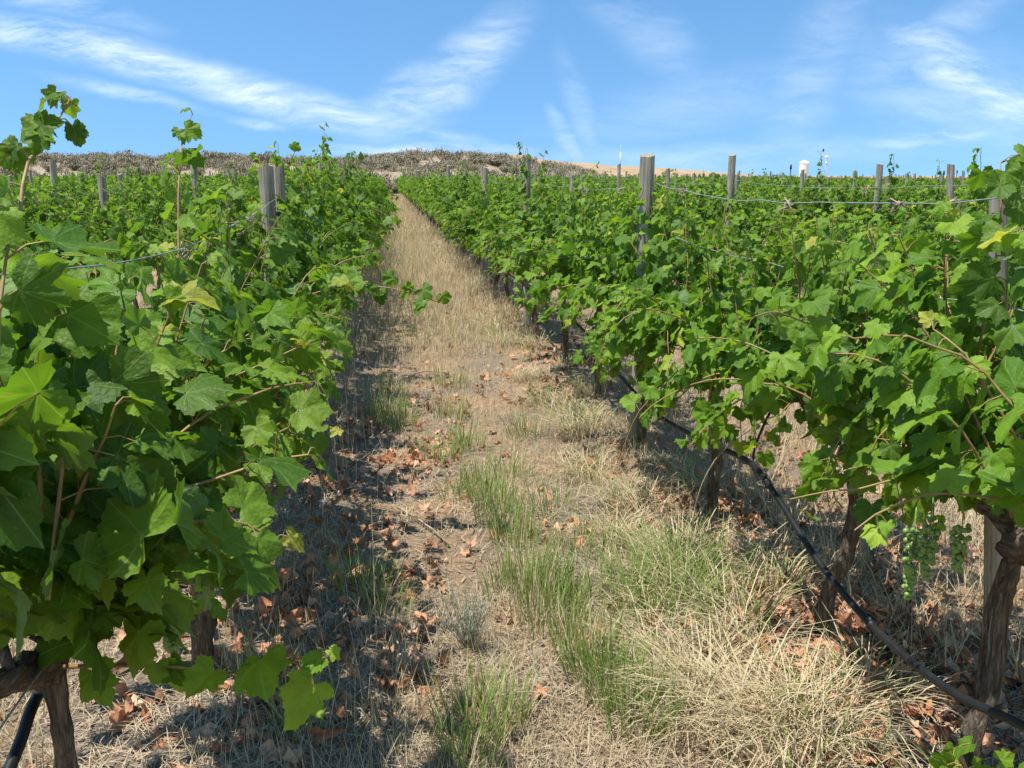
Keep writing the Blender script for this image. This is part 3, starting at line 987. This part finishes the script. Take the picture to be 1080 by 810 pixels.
for x in ROW_X:
    k = round((x - 1.5) / ROW) if x > 0 else round((-.65 - x) / ROW)
    side = 'right' if x > 0 else 'left'
    key = next((q for q in PH if abs(q - x) < .01), None)
    ph = PH[key] if key is not None else rng.uniform(0, 4.3)
    y0 = ph % 4.32
    n = 0
    for y in np.arange(y0, float(y_end(np.array(x))), 4.32):
        yy = y + rng.normal(0, .12)
        if not in_view([x, yy, 1.7], .03):
            continue
        n += 1
        if side == 'right' and 1 <= k <= 4 and y < 16:
            continue
        if any(abs(a - x) < .02 and abs(b - y) < 1.5 for a, b in post_done):
            continue
        pc.append((math.hypot(x, yy) * (1 + .02 * k), x, yy, k, side, n))
pc.sort()
for d, x, y, k, side, n in pc[:240]:
    i = int(rng.integers(0, 6))
    p = protos[i]
    o = p if i not in pused else p.copy()
    if i in pused:
        COL.objects.link(o)
    pused.add(i)
    o.location = (x + rng.normal(0, .03), y, float(ground_z(x, y)) - .05)
    o.rotation_euler = (rng.normal(0, R(1.0)), rng.normal(0, R(1.6)), rng.random() * 6)
    o.scale = (1, 1, rng.uniform(.96, 1.04))
    tag(o, 'grey post, %s in view along the %s' % (ordinal(n), row_words(k, side)), 'post', PG)
g = Geo()
for d, x, y, k, side, n in pc[240:]:
    z0 = float(ground_z(x, y))
    h = rng.uniform(1.6, 1.85)
    a, b = rng.normal(0, .03, 2)
    g.add(*tube([(x, y, z0 - .1), (x + a, y + b, z0 + h)], [.05, .048], 6))
if pc[240:]:
    tag(g.build('distant_posts', M_POST, smooth=False), 'grey posts standing along the farthest vine rows', 'posts', kind='stuff')


# ------------------------------------------------------------------ trellis wires
def wire(x, z, posts, label, sag=.05, ties=(), rad=.0019):
    rng = np.random.default_rng(int(abs(x) * 100 + z * 1000))
    pts = []
    for a, b in zip(posts[:-1], posts[1:]):
        n = 12
        for i in range(n):
            t = i / n
            y = a + (b - a) * t
            pts.append((x + .045, y, z + float(ground_z(x, y)) - .07 - sag * 4 * t * (1 - t)))
    pts.append((x + .045, posts[-1], z))
    g = Geo()
    g.add(*tube(pts, rad, 5))
    w = g.build('trellis_wire', M_WIRE)
    tag(w, label, 'wire', 'trellis wires')
    P = np.array(pts)
    for y in ties:                          # dried tendrils and twists left on the wire
        i = int(np.argmin(np.abs(P[:, 1] - y)))
        g = Geo()
        for q in range(4):
            c = P[i] + np.array([0, rng.normal(0, .015), 0])
            g.add(*tube(spline([c + rng.normal(0, .006, 3), c + rng.normal(0, .02, 3), c + rng.normal(0, .02, 3) + np.array([0, .03, -.01]), c + np.array([0, rng.normal(0, .05), -rng.random() * .06])], 7), .0022, 4))
        g.build('tendril', M_TWIG, w)
    return w


rp = [.2, 2.22, 5.42, 10.09, 14.5, 18.7, 23, 27.3, 31.6]
lp = [1.1, 5.55, 9.9, 14.2, 18.5, 22.8, 27.1]
wire(1.5, 1.60, rp, 'top wire sagging from the large post to the right edge', .055, (2.5, 2.75, 3.6, 4.9, 6.2, 7.4))
wire(1.5, 1.33, rp, 'middle wire half buried in leaves of the right row', .03, (2.4,))
wire(1.5, .83, rp, 'lowest wire carrying the gnarled cordons of the right row', .02)
wire(LX, 1.53, lp, 'sagging wire at the double post left of the path', .09, (2.9, 4.0, 4.6))
wire(LX, .83, lp, 'lowest wire carrying the cordons of the left row', .02)
wire(3.65, 1.60, [1.3, 5.63, 9.95, 14.3, 18.6, 22.9, 27.2], 'top wire of the second row on the right', .05, (4.2, 5.4, 7))
wire(-2.80, 1.5, [1.6, 5.9, 10.2, 14.5, 18.8], 'top wire of the second row on the left', .05, (5, 8))

# ------------------------------------------------------------------ drip hoses
hose_pts = [(1.36, .9, .56), (1.37, 1.4, .53), (1.38, 1.74, .45), (1.38, 1.98, .385), (1.38, 2.24, .36), (1.38, 2.49, .37), (1.38, 2.78, .415), (1.38, 3.11, .51), (1.39, 3.39, .55), (1.39, 3.7, .52), (1.385, 3.96, .49), (1.38, 4.35, .45),
            (1.38, 4.72, .43), (1.38, 5.1, .44), (1.38, 5.57, .48), (1.39, 6.1, .54), (1.395, 6.75, .56), (1.40, 7.52, .56), (1.40, 8.6, .50), (1.40, 9.8, .55), (1.40, 12, .52), (1.41, 15, .56), (1.41, 19, .52), (1.41, 24, .55), (1.41, 30, .53)]
g = Geo()
hp = spline(hose_pts, 150)
g.add(*tube(hp, .0115, 12))
hose = g.build('drip_hose', M_HOSE)
tag(hose, 'black drip hose sagging along the vines right of the path', 'hose', 'drip hoses')
g = Geo()
g.add(*tube(spline([(1.385, 3.36, .535), (1.40, 3.40, .60), (1.44, 3.43, .68), (1.48, 3.44, .76)], 8), .005, 6))
g.build('strap', M_HOSE, hose)
for y in (2.42, 3.22, 4.62, 5.95, 7.2):
    i = int(np.argmin(np.abs(hp[:, 1] - y)))
    c = hp[i]
    g = Geo()
    g.add(*tube([c + np.array([0, -.004, -.024]), c + np.array([0, 0, 0]), c + np.array([-.004, .004, .022])], [.005, .008, .004], 8))
    g.add(*tube([c + np.array([0, -.012, 0]), c + np.array([0, .012, 0])], [.0135, .0135], 12))
    g.build('dripper', M_HOSE, hose)
for y in (6.6, 8.0, 9.8):
    i = int(np.argmin(np.abs(hp[:, 1] - y)))
    g = Geo()
    c = hp[i]
    g.add(*tube([c, c + np.array([.05, .01, .12]), c + np.array([.1, 0, .24])], .0028, 5))
    g.build('strap', M_HOSE, hose)
g = Geo()
g.add(*tube(spline([(-.70, .9, .30), (-.71, 1.3, .45), (-.705, 1.52, .56), (-.70, 1.68, .62), (-.70, 1.8, .66), (-.70, 2.2, .70), (-.70, 3, .62), (-.70, 4.1, .68), (-.70, 5.4, .62), (-.70, 8, .64), (-.70, 12, .6)], 80), .0115, 10))
tag(g.build('drip_hose', M_HOSE), 'black drip hose behind the bare trunk at the lower left', 'hose', 'drip hoses')


# ------------------------------------------------------------------ grass, straw and litter
def blades(g, P, head, length, width, t0, t1, var, rng):
    """bent tapering blades: tilt from t0 at the root to t1 at the tip (0 = upright, pi/2 = lying)"""
    n = len(P)
    if n == 0:
        return
    s = np.array([0, .38, .72, 1.0])
    hx = np.stack([np.cos(head), np.sin(head), np.zeros(n)], -1)
    wx = np.stack([-np.sin(head), np.cos(head), np.zeros(n)], -1)
    tw = rng.normal(0, .5, n)
    wx = norm(wx * np.cos(tw)[:, None] + hx * np.sin(tw)[:, None] * .6)
    pts = [P]
    for a, b in zip(s[:-1], s[1:]):
        t = t0 + (t1 - t0) * (a + b) / 2
        d = hx * np.sin(t)[:, None] + np.array([0, 0, 1.]) * np.cos(t)[:, None]
        pts.append(pts[-1] + d * ((b - a) * length)[:, None])
    w = width[:, None]
    V = np.stack([pts[0] - wx * w * .4, pts[0] + wx * w * .4, pts[1] - wx * w * .5, pts[1] + wx * w * .5, pts[2] - wx * w * .32, pts[2] + wx * w * .32, pts[3]], 1)
    off = (np.arange(n) * 7)[:, None, None]
    q = (np.array([[0, 1, 3, 2], [2, 3, 5, 4]])[None] + off).reshape(-1, 4)
    t = (np.array([[4, 5, 6]])[None] + off).reshape(-1, 3)
    g.add(V.reshape(-1, 3), [q, t], var=np.repeat(var, 7))


def scatter(rng, n, x0, x1, y0, y1, near_bias=1.0):
    x = rng.uniform(x0, x1, n)
    u = rng.random(n)
    if near_bias == 'inv':                   # density falls with the square of the distance
        y = y0 * y1 / (y1 + (y0 - y1) * u)
    elif near_bias == 'log':
        y = y0 * (y1 / y0) ** u
    else:
        y = y0 + (y1 - y0) * u
    return x, y


def patchy(x, y, f, seed):
    """smooth 0..1 patch field"""
    r = np.random.default_rng(seed)
    s = 0
    for _ in range(5):
        a = r.uniform(0, 6.28)
        k = f * r.uniform(.6, 1.7)
        s = s + np.sin(k * (x * math.cos(a) + y * math.sin(a)) + r.uniform(0, 6.28))
    return np.clip(.5 + s / 4.4, 0, 1)


def P3(x, y, dz=0.):
    return np.stack([x, y, ground_z(x, y) + dz], -1)


def build_grass():
    rng = np.random.default_rng(31)
    straw, dry, green = Geo(), Geo(), Geo()

    # short broken straw lying everywhere on the soil
    for (n, x0, x1, y0, y1, bias, sc) in ((115000, -1.5, 3.6, 1.5, 10, 'log', 1), (26000, -2.2, 5.5, 9, 34, 'log', 2.0)):
        x, y = scatter(rng, n, x0, x1, y0, y1, bias)
        keep = rng.random(n) < .18 + .82 * patchy(x, y, 3.3, 1) ** 1.3
        x, y = x[keep], y[keep]
        m = len(x)
        blades(straw, P3(x, y, rng.uniform(0, .012, m)), rng.random(m) * 6.28, rng.uniform(.03, .13, m) * sc ** .4, rng.uniform(.0015, .0042, m) * sc, rng.uniform(.8, 1.5, m), rng.uniform(1.3, 1.9, m),
               np.clip(rng.beta(1.3, 1.5, m) * .75 + .38 * patchy(x, y, 2.1, 2) - .06, 0, 1), rng)

    # dark bits of bark and twig among the straw
    x, y = scatter(rng, 16000, -1.5, 3.4, 1.6, 11, 'log')
    m = len(x)
    blades(straw, P3(x, y, rng.uniform(.002, .015, m)), rng.random(m) * 6.28, rng.uniform(.015, .06, m), rng.uniform(.003, .008, m), rng.uniform(1.0, 1.6, m), rng.uniform(1.3, 1.8, m), rng.uniform(0, .45, m) ** 1.3, rng)

    # fine short golden bents over the path
    for (n, y0, y1, sc) in ((42000, 2.2, 9, 1), (30000, 8.5, 26, 1.9), (22000, 25, 82, 4.0)):
        x, y = scatter(rng, n, -.62, 1.5, y0, y1, 'log')
        dens = .12 + .5 * patchy(x, y, 2.6, 3)
        dens = np.where(y > 9, .65 + .35 * patchy(x, y, 1.2, 3), dens)
        dens = dens * np.where((x < -.1) & (y < 7), .55, 1)
        keep = rng.random(n) < dens
        x, y = x[keep], y[keep]
        m = len(x)
        ln = rng.uniform(.05, .15, m) * (1 + 1.0 * sstep(7, 14, y))
        blades(dry, P3(x, y), rng.random(m) * 6.28, ln, rng.uniform(.0012, .0024, m) * sc, rng.uniform(.0, .5, m), rng.uniform(.2, 1.3, m), np.clip(rng.beta(2, 2, m) * .85 + .05, 0, 1), rng)
    # soft green wash in the farther path grass
    x, y = scatter(rng, 9000, -.45, 1.35, 9, 60, 'log')
    keep = rng.random(len(x)) < patchy(x, y * .4, 2.0, 9) ** 2
    x, y = x[keep], y[keep]
    m = len(x)
    blades(green, P3(x, y), rng.random(m) * 6.28, rng.uniform(.12, .28, m), rng.uniform(.002, .004, m) * (y / 9) ** .6, rng.uniform(0, .4, m), rng.uniform(.2, 1.0, m), np.clip(rng.beta(2, 1.6, m) + .2, 0, 1), rng)

    # tussocks: (x, y, radius, blades, length, share of green, lean)
    tus = []
    for y in np.concatenate([np.arange(2.0, 9.2, .20), np.arange(9.4, 30, .5)]):
        for k in range(2):
            tx, ty = rng.normal(1.25, .17), y + rng.normal(0, .15)
            if rng.random() < .45 + .5 * patchy(np.array(tx), np.array(ty), 3.0, 12) - .25:
                tus.append((tx, ty, .10, 85 if y < 9 else 60, rng.uniform(.14, .30), rng.uniform(.0, .22), 1))
    for (x, y, ln, gshare) in ((1.12, 2.45, .42, .05), (1.0, 2.75, .40, .05), (1.18, 2.9, .45, .15), (1.05, 3.3, .40, .55), (.95, 3.45, .34, .7), (1.1, 3.6, .36, .6), (1.25, 3.1, .4, .45), (1.28, 3.5, .4, .5), (1.0, 4.0, .32, .2), (1.15, 4.4, .36, .3),
                               (1.05, 4.9, .3, .15), (1.2, 5.9, .36, .35), (1.1, 6.6, .34, .5), (.85, 2.5, .30, .0), (.9, 3.0, .3, .1), (1.45, 2.5, .35, .3), (1.5, 3.3, .35, .25), (1.55, 4.5, .35, .3), (1.02, 3.15, .36, .75), (1.12, 3.45, .34, .8), (1.22, 3.3, .34, .6), (1.08, 3.75, .30, .7), (.92, 3.25, .30, .7), (1.1, 2.3, .48, .02), (1.25, 2.4, .46, .05), (1.0, 2.5, .44, .02), (.92, 2.7, .40, .05)):
        tus.append((x, y, .12, 130, ln * .82, gshare, 1))
    for (x, y, r, nb, ln, gshare, side) in tus:
        a = rng.random(nb) * 6.28
        rr = r * np.sqrt(rng.random(nb))
        px, py = x + rr * np.cos(a), y + rr * np.sin(a)
        hd = a + rng.normal(0, .7, nb)
        hd = np.where(rng.random(nb) < .35, math.pi + rng.normal(0, .8, nb), hd)
        L = ln * rng.uniform(.5, 1.15, nb)
        t0 = rng.uniform(.1, .6, nb)
        t1 = rng.uniform(1.3, 2.5, nb)
        isg = rng.random(nb) < gshare
        wd = rng.uniform(.0022, .0052, nb) * (1 if y < 9 else 1.5)
        P = P3(px, py)
        v = np.clip(rng.beta(2.2, 1.1, nb), 0, 1)
        blades(dry, P[~isg], hd[~isg], L[~isg], wd[~isg], t0[~isg], t1[~isg], v[~isg], rng)
        blades(green, P[isg], hd[isg], L[isg] * .95, wd[isg], t0[isg] * .7, t1[isg] * .7, np.clip(rng.beta(2, 2, isg.sum()), 0, 1), rng)

    # clumps of upright green grass along the middle of the path
    gc = [(.52, 4.35, .10, 90), (.50, 4.6, .09, 90), (.55, 4.1, .09, 80), (.47, 4.9, .08, 60), (.46, 5.6, .08, 50), (.56, 3.62, .12, 110), (.62, 3.4, .10, 80), (.58, 3.2, .10, 80), (.66, 3.0, .09, 80), (.68, 2.82, .10, 120), (.70, 2.66, .09, 110), (.72, 2.5, .08, 90), (.50, 3.45, .12, 60),
          (.22, 2.55, .09, 75), (.30, 2.62, .08, 50), (.20, 2.4, .08, 50), (-.13, 3.65, .11, 55), (-.05, 3.4, .09, 35), (-.02, 6.5, .12, 90), (.05, 6.2, .10, 60), (.02, 7.2, .1, 50), (.30, 5.4, .10, 45), (.42, 6.4, .1, 45), (.48, 7.4, .12, 60), (.82, 3.9, .12, 60), (.78, 4.4, .1, 40),
          (.75, 3.4, .1, 50), (.85, 5.8, .12, 60), (.65, 5.0, .1, 40), (.35, 4.7, .1, 30), (-.3, 2.6, .06, 30), (-.42, 2.9, .06, 25)]
    for (x, y, r, nb) in gc:
        nb = int(nb * 2.0)
        a = rng.random(nb) * 6.28
        rr = r * np.sqrt(rng.random(nb)) * 1.3
        px, py = x + rr * np.cos(a), y + rr * np.sin(a)
        L = rng.uniform(.07, .24, nb)
        isd = rng.random(nb) < .2
        P = P3(px, py)
        hd = a + rng.normal(0, .8, nb)
        wd = rng.uniform(.0022, .0050, nb)
        t0, t1 = rng.uniform(.0, .35, nb), rng.uniform(.2, 1.1, nb)
        v = np.clip(rng.beta(2.2, 2.2, nb), 0, 1)
        blades(green, P[~isd], hd[~isd], L[~isd], wd[~isd], t0[~isd], t1[~isd], v[~isd], rng)
        blades(dry, P[isd], hd[isd], L[isd], wd[isd], t0[isd], t1[isd], v[isd], rng)

    # tall dead stalks by the left vines and here and there
    x = np.concatenate([rng.normal(-.28, .09, 26), rng.uniform(-.5, 1.3, 60)])
    y = np.concatenate([rng.normal(5.2, .5, 26), 2.4 + 9 * rng.random(60) ** 1.3])
    m = len(x)
    blades(dry, P3(x, y), rng.random(m) * 6.28, rng.uniform(.2, .55, m), np.full(m, .0028), rng.uniform(0, .3, m), rng.uniform(.1, .6, m), rng.uniform(.3, .9, m), rng)

    # the neighbouring aisles and the far ends
    for (n, x0, x1, y0, y1, sc) in ((26000, 1.7, 6.5, 2.6, 16, 1.6), (12000, -4, -.9, 2, 16, 1.6)):
        x, y = scatter(rng, n, x0, x1, y0, y1, 'log')
        blades(dry, P3(x, y), rng.random(n) * 6.28, rng.uniform(.08, .26, n), rng.uniform(.0014, .003, n) * sc, rng.uniform(0, .6, n), rng.uniform(.4, 1.6, n), np.clip(rng.beta(2, 2, n), 0, 1), rng)

    tag(straw.build('straw_litter', M_STRAW), 'broken pale straw lying all over the soil', 'straw', kind='stuff')
    tag(dry.build('dry_grass', M_DRY), 'golden and cream dry grass on path and under vines', 'grass', kind='stuff')
    tag(green.build('green_grass', M_GREEN), 'green grass tufts along the middle of the path', 'grass', kind='stuff')

    # fallen leaves
    lv = Geo()
    xs, ys = [], []
    clusters = [(-.30, 3.15, 26, .16), (-.42, 2.75, 30, .16), (.05, 3.1, 12, .1), (.12, 3.75, 12, .08), (-.35, 3.6, 24, .2), (-.1, 4.3, 18, .18), (-.25, 4.9, 30, .2), (.2, 5.6, 26, .2), (.0, 5.3, 16, .15), (.15, 6.6, 24, .22), (-.3, 6.2, 26, .2), (.5, 7.4, 20, .3), (.9, 3.0, 12, .12), (.85, 4.2, 8, .1),
                (1.6, 2.5, 210, .24), (1.6, 3.1, 130, .22), (1.6, 3.8, 90, .25), (1.85, 2.7, 160, .2), (1.5, 4.4, 34, .2), (1.25, 4.3, 20, .15), (1.35, 5.2, 24, .2), (1.3, 7.0, 40, .25), (1.5, 8.3, 40, .3), (2.0, 2.9, 90, .35), (2.2, 3.8, 60, .4), (2.6, 5, 60, .5), (.33, 2.6, 5, .06), (.0, 2.9, 10, .07), (-.55, 2.5, 30, .2), (-.6, 3.5, 50, .3), (-.6, 5, 50, .3)]
    for (x, y, n, s) in clusters:
        n = int(n * (1.9 if x < .8 else 1.5))
        xs.append(rng.normal(x, s, n)); ys.append(rng.normal(y, s * 1.2, n))
    xs.append(rng.uniform(-.9, 1.9, 200)); ys.append(2.3 + 10 * rng.random(200) ** 1.2)
    x, y = np.concatenate(xs), np.concatenate(ys)
    m = len(x)
    nr = rng.normal(0, .8, (m, 3)) + np.array([0, 0, 1.])
    tp = rng.normal(0, 1, (m, 3)); tp[:, 2] *= .25
    add_leaves(lv, 'mid', P3(x, y, rng.uniform(.004, .03, m)), nr, tp, rng.uniform(.016, .058, m), rng.random(m), rng, curl=3.0)
    tag(lv.build('fallen_leaves', M_DEAD), 'curled orange brown vine leaves lying on the ground', 'leaves', kind='stuff')


build_grass()

# ---- the small grey-green herb in the middle of the path
rng = np.random.default_rng(55)
herb = empty('grey_herb', (.25, 3.06, float(ground_z(.25, 3.06))), 'small bushy grey green herb growing in the middle of the path', 'plant')
st, lf = Geo(), Geo()
for i in range(75):
    a = rng.random() * 6.28
    ln = rng.uniform(.15, .27)
    sp = rng.uniform(.05, .75)
    d = np.array([math.cos(a) * sp, math.sin(a) * sp, 1])
    pts = grow(rng, (rng.normal(0, .015), rng.normal(0, .015), 0), d, .1, 0) * 0
    pts = np.array([np.array([0, 0, 0]) + norm(d) * ln * t + rng.normal(0, .003, 3) for t in np.linspace(0, 1, 6)])
    st.add(*tube(pts, np.linspace(.0013, .0006, 6), 4, cap=False))
    n = 34
    t = rng.uniform(.25, 1, n)
    P = norm(d)[None] * (ln * t)[:, None] + rng.normal(0, .004, (n, 3))
    blades(lf, P, rng.random(n) * 6.28, rng.uniform(.008, .02, n), np.full(n, .0016), rng.uniform(.1, .7, n), rng.uniform(.2, 1.2, n), rng.random(n), rng)
st.build('stems', M_TWIG, herb)
lf.build('foliage', M_GREYHERB, herb)


# ---- dry sticks and prunings on the ground
def stick(pts, r, label):
    g = Geo()
    rng = np.random.default_rng(int(abs(pts[0][0]) * 1000 + pts[0][1] * 100))
    p = spline([(x, y, float(ground_z(x, y)) + z) for x, y, z in pts], 10)
    g.add(*tube(p + rng.normal(0, r * .5, p.shape), np.linspace(r, r * .5, 10), 6, .2, rng))
    tag(g.build('dry_stick', M_TWIG), label, 'stick')


stick([(.02, 4.55, .02), (.14, 4.3, .03), (.25, 4.05, .015)], .006, 'pale forked looking stick lying across left half of the path')
stick([(-.1, 3.4, .02), (.0, 3.05, .06), (.06, 2.72, .02)], .004, 'thin straight dry stick beside the grey green herb')
stick([(-.55, 2.9, .03), (-.4, 2.7, .04), (-.25, 2.5, .02)], .005, 'dry stick lying in shade under the big left vine')
stick([(.1, 7.7, .02), (.32, 7.9, .03), (.55, 7.75, .02)], .008, 'grey pruning lying across the path far beyond the green tufts')
stick([(.30, 2.68, .05), (.42, 2.66, .06), (.55, 2.6, .05)], .003, 'thin reddish dry stalk lying over short straw near the bottom edge')
g = Geo()
z = lambda x, y: float(ground_z(x, y))
g.add(*tube(spline([(1.28, 3.75, z(1.28, 3.75)), (1.29, 3.72, .3), (1.34, 3.62, .52), (1.44, 3.45, .70), (1.49, 3.4, .74)], 16), np.linspace(.004, .0025, 16), 5))
tag(g.build('dry_cane', M_TWIG), 'thin pale dry cane arching up in front of a dark trunk behind the hose', 'cane')


# ------------------------------------------------------------------ hill shrubs
def sage_proto(seed):
    rng = np.random.default_rng(seed)
    root = empty('sagebrush', (0, 0, 0), None, None)
    tw, lf = Geo(), Geo()
    for i in range(26):
        a = rng.random() * 6.28
        sp = rng.uniform(.15, 1.25)
        d = norm(np.array([math.cos(a) * sp, math.sin(a) * sp, 1]))
        ln = rng.uniform(.55, 1.0)
        pts = np.array([d * ln * t + rng.normal(0, .03, 3) * t for t in np.linspace(0, 1, 5)])
        tw.add(*tube(pts, np.linspace(.02, .006, 5), 4, cap=False))
        n = 30
        t = rng.uniform(.12, 1.08, n)
        P = d[None] * (ln * t)[:, None] + rng.normal(0, .07, (n, 3))
        P[:, 2] = np.maximum(P[:, 2], .03)
        blades(lf, P, rng.random(n) * 6.28, rng.uniform(.08, .2, n), rng.uniform(.03, .07, n), rng.uniform(0, .8, n), rng.uniform(.1, 1.2, n), np.clip(rng.normal(.3 + .4 * rng.random(), .2, n), 0, 1), rng)
    tw.build('twigs', M_TWIG, root)
    lf.build('foliage', M_SAGE, root)
    return root


SG = [sage_proto(300 + i) for i in range(5)]
rng = np.random.default_rng(9)
bush = []
while len(bush) < 1500:
    x = rng.uniform(-75, 48)
    y = rng.uniform(80, 150)
    ye = float(y_end(np.array(x)))
    if y < ye + 5 or np.interp(x, RIDGE_X, RIDGE_H) < .2 + rng.random() * .4:
        continue
    if not in_view([x, y, 4], .05):
        continue
    if patchy(np.array(x), np.array(y), .35, 4) < rng.random() * .75:
        continue
    s = rng.uniform(.55, 1.25) * (1.35 if rng.random() < .12 else 1)
    bush.append((x, y, s))
bush.sort(key=lambda b: -b[2] / b[1])
sused = set()
for x, y, s in bush[:290]:
    i = int(rng.integers(0, 5))
    o = SG[i] if i not in sused else copy_tree(SG[i])
    sused.add(i)
    o.location = (x, y, float(ground_z(x, y)) - .03)
    o.rotation_euler = (0, 0, rng.random() * 6)
    o.scale = (s * 1.25, s * 1.25, s * rng.uniform(.75, 1.05))
    if x < -8:
        lab = 'grey brown sagebrush bush on the hillside behind the left vine rows'
    elif x < 10:
        lab = 'grey brown sagebrush bush on the hillside at the end of the path'
    else:
        lab = 'grey brown sagebrush bush on the hill behind the right vine rows'
    tag(o, lab, 'shrub', 'sagebrush bushes on the hill')
g = Geo()
for x, y, s in bush[290:]:
    z0 = float(ground_z(x, y))
    n = 150
    P = norm(rng.normal(0, 1, (n, 3))) * (rng.random((n, 1)) ** .4) * np.array([s * .9, s * .9, s * .75])
    P[:, 2] = np.abs(P[:, 2]) + z0
    P[:, 0] += x; P[:, 1] += y
    blades(g, P, rng.random(n) * 6.28, rng.uniform(.12, .3, n) * s, rng.uniform(.05, .1, n), rng.uniform(0, .8, n), rng.uniform(.1, 1.2, n), np.clip(rng.normal(.3 + .4 * rng.random(), .2, n), 0, 1), rng)
tag(g.build('hillside_scrub', M_SAGE), 'grey brown low scrub covering the hill between the sagebrush bushes', 'scrub', kind='stuff')

# dry grass tufts on the hill
g = Geo()
n = 26000
x = rng.uniform(-75, 60, n); y = rng.uniform(80, 150, n)
k = y > y_end(x) + .5
x, y = x[k], y[k]
n = len(x)
blades(g, P3(x, y), rng.random(n) * 6.28, rng.uniform(.15, .4, n), rng.uniform(.03, .07, n), rng.uniform(0, .5, n), rng.uniform(.2, 1.2, n), np.clip(rng.beta(2, 3, n), 0, 1), rng)
tag(g.build('hillside_grass', M_DRY), 'thin tan bunchgrass on the hillside', 'grass', kind='stuff')

# ------------------------------------------------------------------ far structures on the skyline
def far_tank():
    x, y = 180., 400.
    z0 = float(ground_z(x, y))
    t = empty('storage_tank', (x, y, z0), 'white round storage tank with domed roof on the far right skyline', 'tank')
    a = np.linspace(0, 1, 9)
    g = Geo()
    g.add(*tube([(0, 0, 0), (0, 0, 5.9)], 1.95, 28, cap=False))
    g.build('body', M_TANK, t)
    g = Geo()
    g.add(*tube([(0, 0, 5.88 + 1.15 * math.sin(q * math.pi / 2)) for q in a], [2.05 * math.cos(q * math.pi / 2) ** .8 + .02 for q in a], 28))
    g.add(*tube([(0, 0, 7.0), (0, 0, 7.35)], .35, 10))
    g.build('roof', M_TANK, t)
    g = Geo()
    for s in (-.22, .22):
        g.add(*tube([(s, -2.1, .2), (s, -2.1, 6.1)], .04, 5))
    for zz in np.arange(.5, 6, .35):
        g.add(*tube([(-.22, -2.1, zz), (.22, -2.1, zz)], .03, 4))
    g.build('ladder', M_STEEL, t)


def lattice(name, x, y, h, w, label, cat, head):
    z0 = float(ground_z(x, y))
    t = empty(name, (x, y, z0 - .2), label, cat)
    g = Geo()
    c = [(-1, -1), (1, -1), (1, 1), (-1, 1)]
    for sx, sy in c:
        g.add(*tube([(sx * w, sy * w, 0), (sx * w * .35, sy * w * .35, h)], .07, 5))
    nz = 8
    for i in range(nz):
        za, zb = h * i / nz, h * (i + 1) / nz
        fa, fb = w * (1 - .65 * i / nz), w * (1 - .65 * (i + 1) / nz)
        for q in range(4):
            (ax, ay), (bx, by) = c[q], c[(q + 1) % 4]
            g.add(*tube([(ax * fa, ay * fa, za), (bx * fb, by * fb, zb)], .035, 4))
            g.add(*tube([(ax * fb, ay * fb, zb), (bx * fb, by * fb, zb)], .035, 4))
    g.build('lattice', M_STEEL, t)
    head(t, h)


def tower_head(t, h):
    g = Geo()
    v, f = ICO
    g.add(v * np.array([.75, .75, .62]) + np.array([0, 0, h + .45]), [f])
    g.add(*tube([(0, 0, h - 1.0), (0, 0, h - .6)], [.45, .45], 12))
    g.build('tank', M_TANK, t)
    g = Geo()
    g.add(*tube([(0, 0, h - 2.6), (0, 0, h - 1.7)], .5, 12))
    g.build('platform', M_STEEL, t)


far_tank()
lattice('lattice_tower', 190., 400., 8.6, .55, 'slender pale lattice tower with white round top right of the tank', 'tower', tower_head)


def mast_head(t, h):
    g = Geo()
    g.add(*tube([(0, 0, h), (0, 0, h + 2.2)], [.05, .03], 6))
    g.build('antenna', M_STEEL, t)


lattice('radio_mast', 74., 300., 5.2, .14, 'thin white mast standing on the tan hill left of the large post', 'mast', mast_head)
for (x, y, h, lab) in ((12.4, 28.5, 1.95, 'short dark stake sticking up just left of the white tank'), (19.6, 32., 1.9, 'thin dark stake on the skyline between tank and right edge'), (27., 43., 2.0, 'thin dark stake near the leaning post at the right edge')):
    g = Geo()
    g.add(*tube([(0, 0, -.1), (0, 0, h)], .02, 6))
    g.add(*tube([(0, 0, h - .12), (0, 0, h + .02)], [.035, .03], 8))
    o = g.build('metal_stake', M_DARK)
    o.location = (x, y, float(ground_z(x, y)))
    tag(o, lab, 'stake', 'dark metal stakes')
